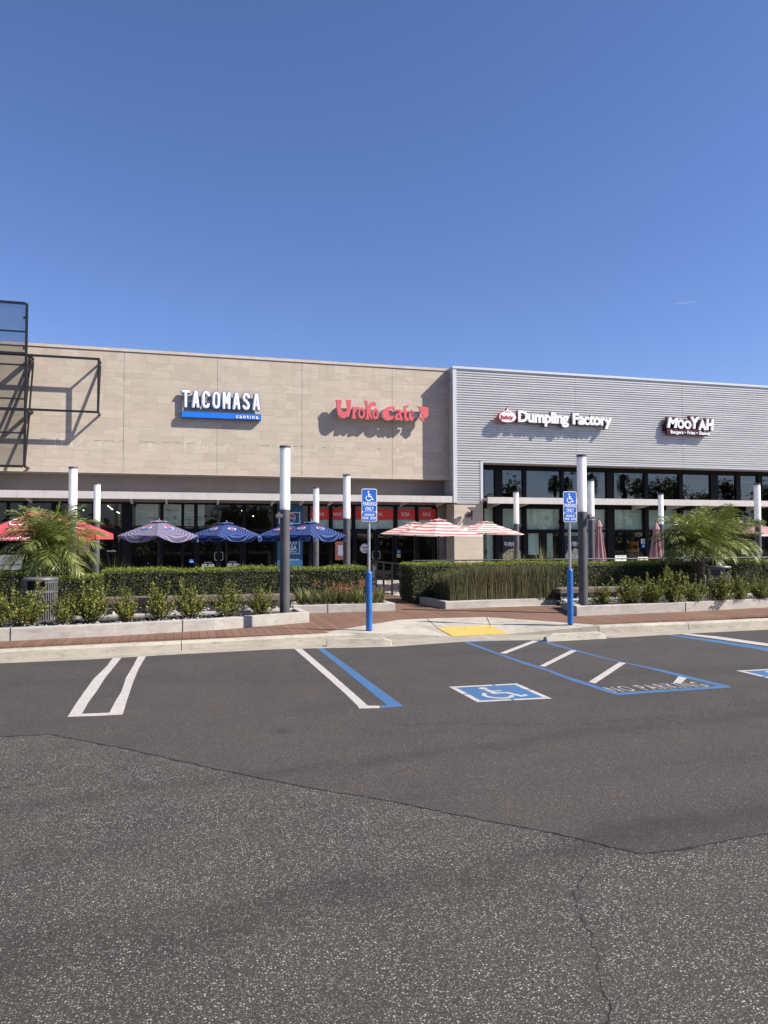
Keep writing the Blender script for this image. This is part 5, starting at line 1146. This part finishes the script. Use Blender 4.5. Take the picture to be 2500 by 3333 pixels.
closed_umb('closed pink umbrella mostly hidden behind the palm trunks', 2322, 1706, 1824, 23.4, 40)

# patio tables (under the umbrellas)
def table(label, x, y):
    o = thing('patio_table', label, 'table', (x, y, .15), 'black metal patio tables'); build('tabletop', MB().lathe(x, y, [(.44, .86), (.45, .87), (.45, .885), (.44, .89)], 28), M_rail, o)
    for k in range(4): t = PI/4+PI/2*k; build('leg', MB().tube([(x+.08*math.cos(t), y+.08*math.sin(t), .86), (x+.12*math.cos(t), y+.12*math.sin(t), .5), (x+.34*math.cos(t), y+.34*math.sin(t), .16)], .012, 6), M_rail, o)
table('black metal table under the largest striped umbrella', at(1428, 1700, 22.8).x, 22.8)
table('black metal table under the left striped umbrella', at(1349, 1700, 24.6).x, 24.6)
def chair(label, x, y, rz):
    o = thing('wire_chair', label, 'chair', (0, 0, 0), 'black wire cafe chairs')
    build('seat', MB().lathe(0, 0, [(.20, .44), (.21, .45), (.20, .46)], 20), M_rail, o)
    for sx, sy in ((-1, -1), (1, -1), (1, 1), (-1, 1)): build('leg', MB().tube([(.13*sx, .13*sy, .44), (.20*sx, .20*sy, 0)], .010, 6), M_rail, o)
    arc_ = [(-.20, .16, .45), (-.22, .20, .65), (-.15, .23, .84), (0, .24, .90), (.15, .23, .84), (.22, .20, .65), (.20, .16, .45)]; build('back_frame', MB().tube(arc_, .011, 6), M_rail, o)
    for dx in (-.1, 0, .1): build('back_wire', MB().tube([(dx*.8, .17, .45), (dx, .22, .66), (dx, .235, .88-abs(dx)*.4)], .005, 5), M_rail, o)
    o.location = (x, y, .15); o.rotation_euler = (0, 0, rz); return o
p = at(1283, 1900, 21.6); chair('black wire chair nearest the walkway railing', p.x+.35, 21.4, rad(70))
p = at(1315, 1900, 21.9); chair('black wire chair facing away, behind the railing beside the hedge', p.x+.35, 21.9, rad(190))
p = at(1385, 1900, 23.5); chair('black wire chair further back under the striped umbrella', 8.4, 23.6, rad(-40))

# railing along the walkway
o = thing('railing', 'black steel railing with thin horizontal wires along the walkway', 'railing', (5.93, 21.5, .15))
for y_ in (20.05, 20.95, 21.9, 22.8, 23.7): build('post', MB().box(5.905, 5.955, y_-.025, y_+.025, .15, 1.06), M_rail, o)
build('handrail', MB().tube([(5.93, 20.0, 1.08), (5.93, 23.75, 1.08)], .022, 8), M_rail, o)
for z_ in (.55, .65, .75, .85, .95): build('wire', MB().bar((5.93, 20.06, z_), (5.93, 23.7, z_), .008), M_rail, o)
o = thing('railing', 'black steel railing running behind the right hedge towards the stone pier', 'railing', (9, 20.1, .15))
for x_ in np.arange(6.3, 20, 1.6): build('post', MB().box(x_-.022, x_+.022, 20.08, 20.13, .15, 1.06), M_rail, o)
build('handrail', MB().tube([(6.28, 20.1, 1.17), (20, 20.1, 1.17)], .02, 8), M_rail, o)
for x_ in np.arange(6.3, 20, 1.6): build('rail_bracket', MB().box(x_-.01, x_+.01, 20.095, 20.115, 1.06, 1.155), M_rail, o)
for z_ in (.55, .75, .95): build('wire', MB().bar((6.3, 20.1, z_), (19.8, 20.1, z_), .008), M_rail, o)
# menu board by the railing
p = at(1218, 1866, 21.3); o = thing('menu_easel', 'black chalkboard with small white writing beside the walkway railing', 'menu board', (p.x, 21.3, .15))
a_, b_, c_, d_ = rect(1210, 1833, 1227, 1902, 21.3); build('board', MB().box(a_, b_, 21.3, 21.33, c_, d_), M_blkpanel, o); mb = MB()
for k in range(14): mb.box(a_+.03, b_-.03-random.uniform(0, .06), 21.296, 21.2995, c_+.05+k*.037, c_+.062+k*.037)
build('chalk_writing', mb, M_grey, o); build('leg', MB().box(a_+.01, a_+.035, 21.305, 21.33, .15, c_-.002), M_rail, o); build('leg', MB().box(b_-.035, b_-.01, 21.305, 21.33, .15, c_-.002), M_rail, o)
# pale items left
p, r_ = poster('wind_panel', 'pale grey ribbed panel above the left hedge at the picture edge', 'panel', (-60, 1806, 71, 1862), 19.2, M_grey)
build('panel_groove', MB().box(r_[0], r_[1], 19.196, 19.199, r_[2]+.16, r_[2]+.175).box(r_[0], r_[1], 19.196, 19.199, r_[2]+.03, r_[2]+.045), M_blk, p)
poster('paper_poster', 'cream paper poster behind the left palm fronds', 'poster', (256, 1763, 292, 1807), 23.5, M_paper)

# ================================================================== VEGETATION
def cards(name, cen, nor, size, mt, parent=None, aspect=1.6, jitter=.8, mesh_only=False):
    """leaf quads (diamonds) at cen, oriented around nor"""
    n = len(cen); nr = nor+rng.normal(0, jitter, (n, 3)); nr /= np.linalg.norm(nr, axis=1)[:, None]+1e-9
    a = rng.normal(0, 1, (n, 3)); a -= nr*(a*nr).sum(1)[:, None]; a /= np.linalg.norm(a, axis=1)[:, None]+1e-9; b = np.cross(nr, a)
    s = (size*rng.uniform(.6, 1.3, n))[:, None]; v = np.empty((n, 4, 3)); v[:, 0] = cen-a*s*aspect/2; v[:, 1] = cen+b*s/2; v[:, 2] = cen+a*s*aspect/2; v[:, 3] = cen-b*s/2
    me = bpy.data.meshes.new(name); me.vertices.add(4*n); me.vertices.foreach_set('co', v.ravel()); me.loops.add(4*n); me.loops.foreach_set('vertex_index', np.arange(4*n))
    me.polygons.add(n); me.polygons.foreach_set('loop_start', np.arange(0, 4*n, 4)); me.polygons.foreach_set('loop_total', np.full(n, 4)); me.update(calc_edges=True); me.validate(); me.materials.append(mt)
    return me if mesh_only else link_mesh(name, me, parent)
def hedge(label, x0, x1, y0, y1, z1, z0=.30, dens=1900, x0b=None, rag=.02, nm='clipped_hedge'):
    o = thing(nm, label, 'hedge', ((x0+x1)/2, (y0+y1)/2, .15)); L, D, H = x1-x0, y1-y0, z1-z0
    faces = [(L*H, 'f'), (L*D, 't'), (D*H, 'l'), (D*H, 'r')]; C_, N_ = [], []
    for A, k in faces:
        n = int(A*dens*(1.0 if k != 't' else 1.1)); u, v = rng.random(n), rng.random(n); e = np.abs(rng.normal(0, .03, n))
        bulge = .025*np.sin(u*L*5+v*3)+.015*np.sin(u*L*13)
        if k == 'f': c = np.stack([x0+u*L, y0+e+bulge*.5, z0+v*H], 1); nn = (0, -1, .3)
        elif k == 't': c = np.stack([x0+u*L, y0+v*D, z1-e+np.abs(rng.normal(0, rag, n))+.018*np.sin(u*L*2.3)+.012*np.sin(u*L*5.9+1)], 1); nn = (0, 0, 1)
        elif k == 'l': c = np.stack([x0+e, y0+u*D, z0+v*H], 1); nn = (-1, 0, .3)
        else: c = np.stack([x1-e, y0+u*D, z0+v*H], 1); nn = (1, 0, .3)
        keep = (np.sin(c[:, 0]*7.3+c[:, 2]*9)+np.sin(c[:, 0]*17.1-c[:, 2]*13+c[:, 1]*5)+rng.normal(0, .9, n)) > -1.35; c = c[keep]; n = len(c)
        if k == 't': sp_ = rng.random(n) < .035; c[:, 2] += sp_*rng.uniform(.01, .07, n)
        if k == 't': top = (c, np.tile(nn, (n, 1)).astype(float)); continue
        C_.append(c); N_.append(np.tile(nn, (n, 1)))
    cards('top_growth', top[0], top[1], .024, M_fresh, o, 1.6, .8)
    cards('foliage', np.concatenate(C_), np.concatenate(N_).astype(float), .024, M_hedge, o, 1.5, .75)
    build('shade_core', MB().box(x0+.07, x1-.07, y0+.07, y1-.07, .16, z1-.06), M_core, o); return o  # near-black box, paints the shade deep between the leaves
X_ = lambda px, Y: at(px, 1900, Y).x
hedge('dark hedge block at the left edge beside the litter bin', -7.5, X_(84, 16.0), 15.9, 17.0, 1.13)
hedge('short hedge block with a lit corner right of the left litter bin', X_(150, 16.0), X_(324, 16.0), 15.9, 17.0, 1.03)
hedge('long low hedge behind the left gabion bench and the flower bed', X_(327, 17.3), X_(1206, 17.3), 17.3, 18.7, 1.09)
hedge('clipped hedge behind the horsetail block, right of the walkway', X_(1343, 17.9), X_(1800, 17.9)-.02, 17.9, 19.2, 1.13)
hedge('clipped hedge behind the right gabion bench', X_(1800, 17.9), X_(2282, 17.6), 17.6, 18.9, 1.11)
hedge('hedge block right of the second palm trunk', X_(2372, 17.2), X_(2487, 17.0), 17.0, 18.2, 1.13)
hedge('hedge block cut by the right picture edge', X_(2489, 17.5), X_(2489, 17.5)+4, 17.5, 18.6, 1.12)

def horsetail(x0, x1, y0, y1, z0, z1):
    o = thing('horsetail_clump', 'dense block of thin dark green horsetail stems in the walkway planter', 'horsetail', ((x0+x1)/2, y0, z0)); n = 5200
    x = rng.uniform(x0, x1, n); y = y0+(y1-y0)*rng.random(n)**1.6; h = z0+(z1-z0)*(1-.22*rng.random(n)**1.7); lx, ly = rng.normal(0, .05, n), rng.normal(-.02, .04, n); w = rng.uniform(.003, .0055, n)
    edge = np.minimum(1, (x-x0)/.5); h = z0+(h-z0)*(.8+.2*edge)
    V_ = np.empty((n, 6, 3)); ang = rng.uniform(-.6, .6, n)
    for k, f_ in enumerate((0, .55, 1.0)):
        cx_ = x+lx*f_**2*1.6; cy_ = y+ly*f_**2; cz_ = z0+(h-z0)*f_; ww = w*(1 if k < 2 else .6)
        V_[:, 2*k] = np.stack([cx_-ww*np.cos(ang), cy_-ww*np.sin(ang), cz_], 1); V_[:, 2*k+1] = np.stack([cx_+ww*np.cos(ang), cy_+ww*np.sin(ang), cz_], 1)
    F_ = []
    me = bpy.data.meshes.new('stems'); fi = np.array([[0, 1, 3, 2], [2, 3, 5, 4]])[None]+6*np.arange(n)[:, None, None]; fi = fi.reshape(-1, 4)
    me.vertices.add(6*n); me.vertices.foreach_set('co', V_.ravel()); me.loops.add(fi.size); me.loops.foreach_set('vertex_index', fi.ravel()); me.polygons.add(len(fi)); me.polygons.foreach_set('loop_start', np.arange(0, fi.size, 4)); me.polygons.foreach_set('loop_total', np.full(len(fi), 4)); me.update(calc_edges=True); me.validate(); me.materials.append(M_hors)
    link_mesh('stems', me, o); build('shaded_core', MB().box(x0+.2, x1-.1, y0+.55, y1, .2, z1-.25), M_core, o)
horsetail(6.12, 8.98, 16.58, 17.75, .28, 1.12)

# shrubs -------------------------------------------------------------
def shrub_mesh(seed, R, H):
    r = np.random.default_rng(seed); C_, N_ = [], []; tw = MB(); ns = 54
    for s_ in range(ns):
        a = r.uniform(0, 2*PI); q = r.random()**.6; tx_, ty_ = R*q*math.cos(a)*r.uniform(.7, 1.15), R*q*math.sin(a)*r.uniform(.7, 1.15); hh = H*(1-.35*q**2)*r.uniform(.55, 1.05)
        if s_ < 4: hh = H*r.uniform(1.0, 1.2); tx_ *= r.uniform(.3, 1.2); ty_ *= r.uniform(.3, 1.2)
        b0 = np.array([tx_*.18, ty_*.18, 0]); b1 = np.array([tx_*.62, ty_*.62, hh*.45]); b2 = np.array([tx_, ty_, hh])
        P_ = [(1-t)**2*b0+2*t*(1-t)*b1+t*t*b2 for t in np.linspace(0, 1, 6)]; tw.tube(P_, [.006, .005, .0045, .004, .003, .002], 4, caps=False)
        nl = int(34+70*hh/H)
        for k in range(nl):
            t = r.uniform(.22, 1.0)**.85; p = (1-t)**2*b0+2*t*(1-t)*b1+t*t*b2; sp2 = .030*(1.1-t)+.008; C_.append(p+r.normal(0, sp2, 3)*np.array([1, 1, .8])); N_.append((p[0]*.5, p[1]*.5, .6))
    return tw, np.array(C_), np.array(N_)
shr = []
for i in range(5):
    tw, c_, n_ = shrub_mesh(100+i, .39, .62); me1 = cards('foliage', c_, n_, .019, M_shrub, aspect=1.7, jitter=.7, mesh_only=True); me2 = mk_mesh('twigs', tw.v, tw.f, M_bark, None, False, False); shr.append((me1, me2))
def shrub(label, px, pbase, ptop, k, zb=.32, grp='small shrubs in the left planter', wd=1.):
    b_ = on(px, pbase, zb); b_ = b_+Vector((b_.x, b_.y, 0)).normalized()*.33; b_.z = .30; ht = at(px, ptop, b_.y).z-.30; o = thing('shrub', label, 'shrub', b_, grp)
    for nm, me in zip(('foliage', 'twigs'), shr[k]): q = bpy.data.objects.new(nm, me); C.objects.link(q); q.parent = o
    s_ = ht/.64; w_ = random.uniform(.80, 1.02); o.scale = (s_*w_*wd, s_*w_*wd, s_); o.rotation_euler = (random.uniform(-.09, .09), random.uniform(-.12, .12), random.uniform(0, 6)); return o
Ls = [(-15, 2050, 1935, 'shrub cut by the left picture edge'), (72, 2043, 1908, 'yellow green shrub in front of the left litter bin'), (203, 2037, 1930, 'shrub just right of the left litter bin'), (298, 2031, 1893, 'tall sprigged shrub before the lit hedge corner'),
      (413, 2028, 1915, 'fourth small shrub, near the left end of the gabion bench'), (519, 2023, 1905, 'small shrub directly below the faded mauve umbrella'), (618, 2016, 1900, 'small shrub between the faded and the blue umbrella'), (739, 2013, 1897, 'broad small shrub directly below the second umbrella'), (853, 2006, 1906, 'small shrub touching the thick left lamp column')]
for i, (px, b_, t_, lab) in enumerate(Ls): shrub(lab, px, b_, t_, i % 5, wd=1.15 if i in (1, 7) else 1)
Rs = [(1963, 1972, 1900, 'small shrub right next to the thick right lamp column'), (2045, 1971, 1876, 'second small shrub right of the thick right lamp column'), (2121, 1969, 1872, 'small shrub below the second closed pink umbrella'), (2193, 1966, 1852, 'tall sprigged shrub left of the right palm trunk'), (2256, 1964, 1880, 'small shrub at the foot of the right palm trunk'),
      (2341, 1961, 1862, 'small shrub before the right litter bin'), (2407, 1958, 1874, 'small shrub right of the right litter bin'), (2478, 1955, 1876, 'small shrub near the right picture edge'), (2545, 1952, 1870, 'shrub cut by the right picture edge')]
for i, (px, b_, t_, lab) in enumerate(Rs): shrub(lab, px, b_, t_, (i+2) % 5, grp='small shrubs in the right planter', wd=1.12)

# strap-leaved clumps
def blades(mb, x, y, z, n, h, spread, w, r=random):
    for k in range(n):
        a = r.uniform(0, 2*PI); hh = h*r.uniform(.6, 1.1); s_ = spread*r.uniform(.3, 1.2); d = Vector((math.cos(a), math.sin(a), 0)); sd_ = Vector((-d.y, d.x, 0))*w; b_ = Vector((x, y, z))+d*.03*r.random()
        p1 = b_+d*s_*.45+Vector((0, 0, hh*.62)); p2 = b_+d*s_+Vector((0, 0, hh)); mb.add([b_-sd_, b_+sd_, p1+sd_*.8, p1-sd_*.8, p2], [(0, 1, 2, 3), (3, 2, 4)])
def clump(label, px, py, h, n, spread, w, cat, nm, z=.28, Y=None, flowers=0, grp=None, mt=None):
    b_ = on(px, py, z) if Y is None else at(px, py, Y)
    if Y is None: b_ = b_+Vector((b_.x, b_.y, 0)).normalized()*.42
    b_.z = z
    o = thing(nm, label, cat, b_, grp); mb = MB(); blades(mb, b_.x, b_.y, z, n, h, spread, w); build('leaves', mb, mt or M_strap, o, fix=False)
    for k in range(flowers):
        a = random.uniform(0, 2*PI); s_ = random.uniform(.03, .2); hh = h*random.uniform(.85, 1.4); q = Vector((b_.x+s_*math.cos(a), b_.y+s_*math.sin(a), z+hh)); st = MB().tube([(b_.x, b_.y, z), tuple((Vector(b_)+q)/2+Vector((0, 0, .03))), tuple(q)], .003, 4); fo = build('flower_stalk', st, M_strap, o)
        fm = MB()
        for j in range(22): c_ = q+Vector((random.gauss(0, .022), random.gauss(0, .022), random.uniform(-.11, .03))); fm.dome(c_, .007, .014, 4)
        build('flower', fm, M_flower, fo)
labs = ['flowering strap leaved plant', 'strap leaved plant']
fl = [(985, 1974, 0, 'strap leaved plant nearest the thick left lamp column'), (1015, 1978, 1, 'second strap leaved plant from the left lamp column'), (1052, 1976, 0, 'strap leaved plant with bare top, centre left of the flower bed'), (1083, 1974, 3, 'strap leaved plant with few orange flowers in the flower bed'),
      (1105, 1972, 9, 'strap leaved plant with the tallest mass of orange flowers'), (1135, 1974, 5, 'strap leaved plant with orange flowers before the hedge middle'), (1160, 1972, 4, 'strap leaved plant with orange flowers left of the blue sleeve'), (1182, 1975, 4, 'orange flowering plant touching the blue sleeve on its left'), (1222, 1974, 1, 'strap leaved plant just right of the blue sleeve'), (1243, 1972, 2, 'strap leaved plant with dry stalks at the planter corner')]
for px, py, nf, lab in fl: clump(lab, px, py, .40, 70, .27, .009, 'flowering plant', 'strap_leaf_plant', z=.28, flowers=nf, grp='strap leaved plants in the flower bed')
for px, Y, h, lab in ((372, 19.3, .95, 'tall grassy clump behind the hedge right of the left palm'), (325, 19.6, .8, 'grassy clump half hidden by the left palm fronds'), (1665, 19.6, .95, 'wispy grass clump behind the hedge, below the flatbread poster'), (1720, 19.6, .9, 'wispy grass clump between the two posters'), (1775, 19.6, 1.2, 'tallest grass clump, below the shaded door')):
    clump(lab, px, 1840, h+.35, 130, .42, .006, 'ornamental grass', 'grass_clump', z=.15, Y=Y, grp='grass clumps behind the hedges', mt=M_strap)

# palms ---------------------------------------------------------------
def palm(label, x, y, z0, zc, L, nf, r0, seed, lean=(0, 0), low=118):
    r = random.Random(seed); o = thing('palm_tree', label, 'palm', (x, y, z0), 'feathery palms'); cx_, cy_ = x+lean[0], y+lean[1]
    n = 14; pts = [Vector((x+lean[0]*k/n, y+lean[1]*k/n, z0+(zc-z0)*k/n)) for k in range(n+1)]
    build('trunk', MB().tube(pts, [r0*.75+(r0*.25)*k/n+.008*(k % 2) for k in range(n+1)], 14), M_bark, o)
    mb = MB()
    for k in range(int(150*(zc-z0)/.9)):
        t = r.random(); a = r.uniform(0, 2*PI); p = pts[0].lerp(pts[-1], t); rr = r0*(.75+.25*t); d = Vector((math.cos(a), math.sin(a), 0)); b_ = p+d*rr; s_ = Vector((-d.y, d.x, 0))*.022
        mb.add([b_-s_-d*.01, b_+s_-d*.01, b_+d*.035+Vector((0, 0, .055)), b_-Vector((0, 0, .03))-d*.01], [(0, 1, 2), (0, 3, 1), (0, 2, 3), (1, 3, 2)])
    build('leaf_bases', mb, M_bark, o)['kind'] = 'stuff'
    fv, ff = [], []; rb = MB()
    for i in range(nf):
        a = i*2.39996+r.uniform(-.2, .2); e = (i+.5)/nf; el = rad(82-low*e+r.uniform(-9, 9)); d = Vector((math.cos(a), math.sin(a), 0)); LL = L*r.uniform(.82, 1.08)*(.78+.22*math.sin(PI*min(1, e*1.15)))
        p = Vector((cx_, cy_, zc))+d*.05; dirv = d*math.cos(el)+Vector((0, 0, math.sin(el))); ns = 15; P_ = [p.copy()]; step = LL/ns; droop = 1.45/ns*r.uniform(.8, 1.25)
        for k in range(ns):
            dirv = (dirv+Vector((0, 0, -1))*droop*(.35+k/ns)).normalized(); p = p+dirv*step; P_.append(p.copy())
        rb.tube(P_, [.010*(1-.8*k/ns)+.002 for k in range(ns+1)], 4, caps=False)
        for k in range(2, ns+1):
            for sub in range(2):
                t = k-1+sub/2; i0 = int(t); fr_ = t-i0; q = P_[i0].lerp(P_[min(ns, i0+1)], fr_); dr = (P_[min(ns, i0+1)]-P_[i0]).normalized() if i0 < ns else dirv; side = dr.cross(Vector((0, 0, 1))); side = side.normalized() if side.length > 1e-3 else Vector((-d.y, d.x, 0)); u_ = side.cross(dr).normalized()
                if u_.z < 0: u_ = -u_
                f_ = t/ns; ll = (.42*math.sin(PI*min(1, .18+f_*.80))+.05)*L/1.15
                for sg in (-1, 1):
                    v = (side*sg*.80+dr*(.55+.5*f_)+u_*r.uniform(.0, .35)+Vector((0, 0, r.uniform(-.45, .12)))).normalized(); tip = q+v*ll*r.uniform(.8, 1.1)+Vector((0, 0, -ll*.22)); w = dr*.0115*(L/1.15); m_ = q+v*ll*.5
                    b0 = len(fv); fv += [q-w*.6, q+w*.6, m_+w, tip, m_-w]; ff += [(b0, b0+1, b0+2, b0+4), (b0+4, b0+2, b0+3)]
    me = mk_mesh('fronds', fv, ff, M_palm, None, False, False); link_mesh('fronds', me, o); build('frond_stems', rb, M_palm, o)
p = at(165, 1800, 16.6); palm('bushy palm at the left above the litter bin', p.x, 16.6, .15, at(165, 1775, 16.6).z, 1.20, 52, .12, 3, low=122)
p = at(2262, 1800, 16.9); p2 = at(2280, 1900, 16.9); palm('right palm with the thick leaning trunk', p2.x+.05, 16.9, .15, at(2270, 1772, 16.9).z, 1.28, 46, .15, 5, (p.x-p2.x, 0), low=96)
p = at(2350, 1800, 17.6); palm('slimmer palm rising behind the right litter bin', p.x, 17.6, .15, at(2352, 1755, 17.6).z, 1.25, 40, .12, 9, (.03, 0), low=98)

# trees across the car park, mirrored in the windows ------------------
def tree(label, x, y, h, cr, seed, kind='broad'):
    r = np.random.default_rng(seed); rr = random.Random(seed); grp = 'trees across the car park mirrored in the windows'
    if kind == 'broad':
        o = thing('broadleaf_tree', label, 'tree', (x, y, 0), grp); tb = MB().tube([(x, y, 0), (x+.1, y, h*.25), (x, y+.1, h*.5), (x+.1, y, h*.8)], [.22, .17, .12, .05], 8)
        C_ = []
        for k in range(16):
            a = r.uniform(0, 2*PI); q = cr*r.uniform(.25, .85); z = h*r.uniform(.45, .92); c_ = np.array([x+q*math.cos(a)*(1.25-z/h), y+q*math.sin(a)*(1.25-z/h), z]); tb.tube([(x, y, h*.4*rr.uniform(.7, 1.3)), tuple(c_)], [.07, .02], 5); m_ = 210
            C_.append(c_+r.normal(0, 1, (m_, 3))*cr*.22)
        build('trunk', tb, M_bark, o); c_ = np.concatenate(C_); cards('crown', c_, r.normal(0, 1, c_.shape), .20, M_tree, o, 1.6, .5)
    else:
        o = thing('fan_palm', label, 'palm', (x, y, 0), grp); build('trunk', MB().tube([(x, y, 0), (x, y, h)], [.28, .2], 10), M_bark, o); fv, ff = [], []
        for k in range(95):
            a = rr.uniform(0, 2*PI); t = k/95; el = rad(75-150*t); d = Vector((math.cos(a)*math.cos(el), math.sin(a)*math.cos(el), math.sin(el))); q = Vector((x, y, h))+d*rr.uniform(.7, 1.1)*cr*.6
            if t > .55: q = Vector((x+math.cos(a)*.55, y+math.sin(a)*.55, h-(t-.55)*5.5*cr*.4)); d = Vector((math.cos(a)*.3, math.sin(a)*.3, -1)).normalized()
            s_ = d.cross(Vector((0, 0, 1))); s_ = s_.normalized() if s_.length > .01 else Vector((1, 0, 0))
            for j in range(9): b_ = (j-4)*.32; v = (d*math.cos(b_)+s_*math.sin(b_)).normalized(); e_ = q+v*cr*.45+Vector((0, 0, -.15)); w = s_*.035; b0 = len(fv); fv += [q-w, q+w, e_]; ff += [(b0, b0+1, b0+2)]
        link_mesh('crown', mk_mesh('crown', fv, ff, M_tree, None, False, False), o)
def mirror_x(px, ydepth): k = at(px, 1600, YR).x/YR; return k*(2*YR+ydepth)
for i, (px, yd, yt, cr, kind) in enumerate(((1600, 34, 1592, 2.2, 'broad'), (1660, 36, 1560, 2.6, 'broad'), (1805, 30, 1535, 2.0, 'palm'), (1845, 34, 1545, 2.2, 'palm'), (1925, 30, 1530, 2.4, 'palm'), (2030, 32, 1538, 2.2, 'palm'), (2085, 36, 1548, 2.8, 'broad'), (2150, 34, 1540, 3.0, 'broad'), (2195, 38, 1548, 2.8, 'broad'), (2262, 36, 1600, 2.4, 'broad'), (2300, 34, 1590, 2.4, 'broad'), (2365, 34, 1562, 2.4, 'broad'), (2490, 34, 1560, 2.6, 'broad'), (840, 20, 1640, 2.8, 'broad'), (760, 20, 1645, 2.8, 'broad'))):
    x = mirror_x(px, yd); d = x*fw.x+(2*YR+yd)*fw.y; h = 1.75+(1749-yt)/FPX*d
    tree(('tall fan palm' if kind == 'palm' else 'dark leafy tree')+' across the car park, mirrored in the windows', x, -yd, h, cr, 50+i, kind)
c_ = np.stack([rng.uniform(-130, 190, 26000), rng.uniform(-64, -58, 26000), np.abs(rng.normal(0, 1.0, 26000))*2.1+.2], 1)
tag(cards('far_shrubbery', c_, rng.normal(0, 1, c_.shape), .55, M_tree), 'dark belt of shrubs at the far side of the car park', 'shrubbery', kind='stuff')
x = mirror_x(1687, 26); lp = thing('car_park_light', 'box headed car park light mirrored in the windows', 'light pole', (x, -26, 0)); build('pole', MB().tube([(x, -26, 0), (x, -26, 6.2)], .08, 8), M_blk, lp); build('head', MB().box(x-.1, x+.9, -26.25, -25.75, 6.2, 6.65), M_blk, lp)
# faint contrail
m_ = bpy.data.materials.new('contrail'); m_.use_nodes = True; t = m_.node_tree; b = t.nodes['Principled BSDF']; b.inputs['Base Color'].default_value = (.9, .9, .9, 1); tr = N(t, 'ShaderNodeBsdfTransparent'); ms = N(t, 'ShaderNodeMixShader'); ms.inputs[0].default_value = .05
t.links.new(tr.outputs[0], ms.inputs[1]); t.links.new(b.outputs[0], ms.inputs[2]); t.links.new(ms.outputs[0], t.nodes['Material Output'].inputs[0])
struct('contrail', MB().tube([at(2190, 990, 900), at(2220, 987, 900), at(2245, 984, 900), at(2266, 980, 900)], [.3, 1.0, 1.1, .3], 8), m_)
print('SCENE OK', len(bpy.data.objects))
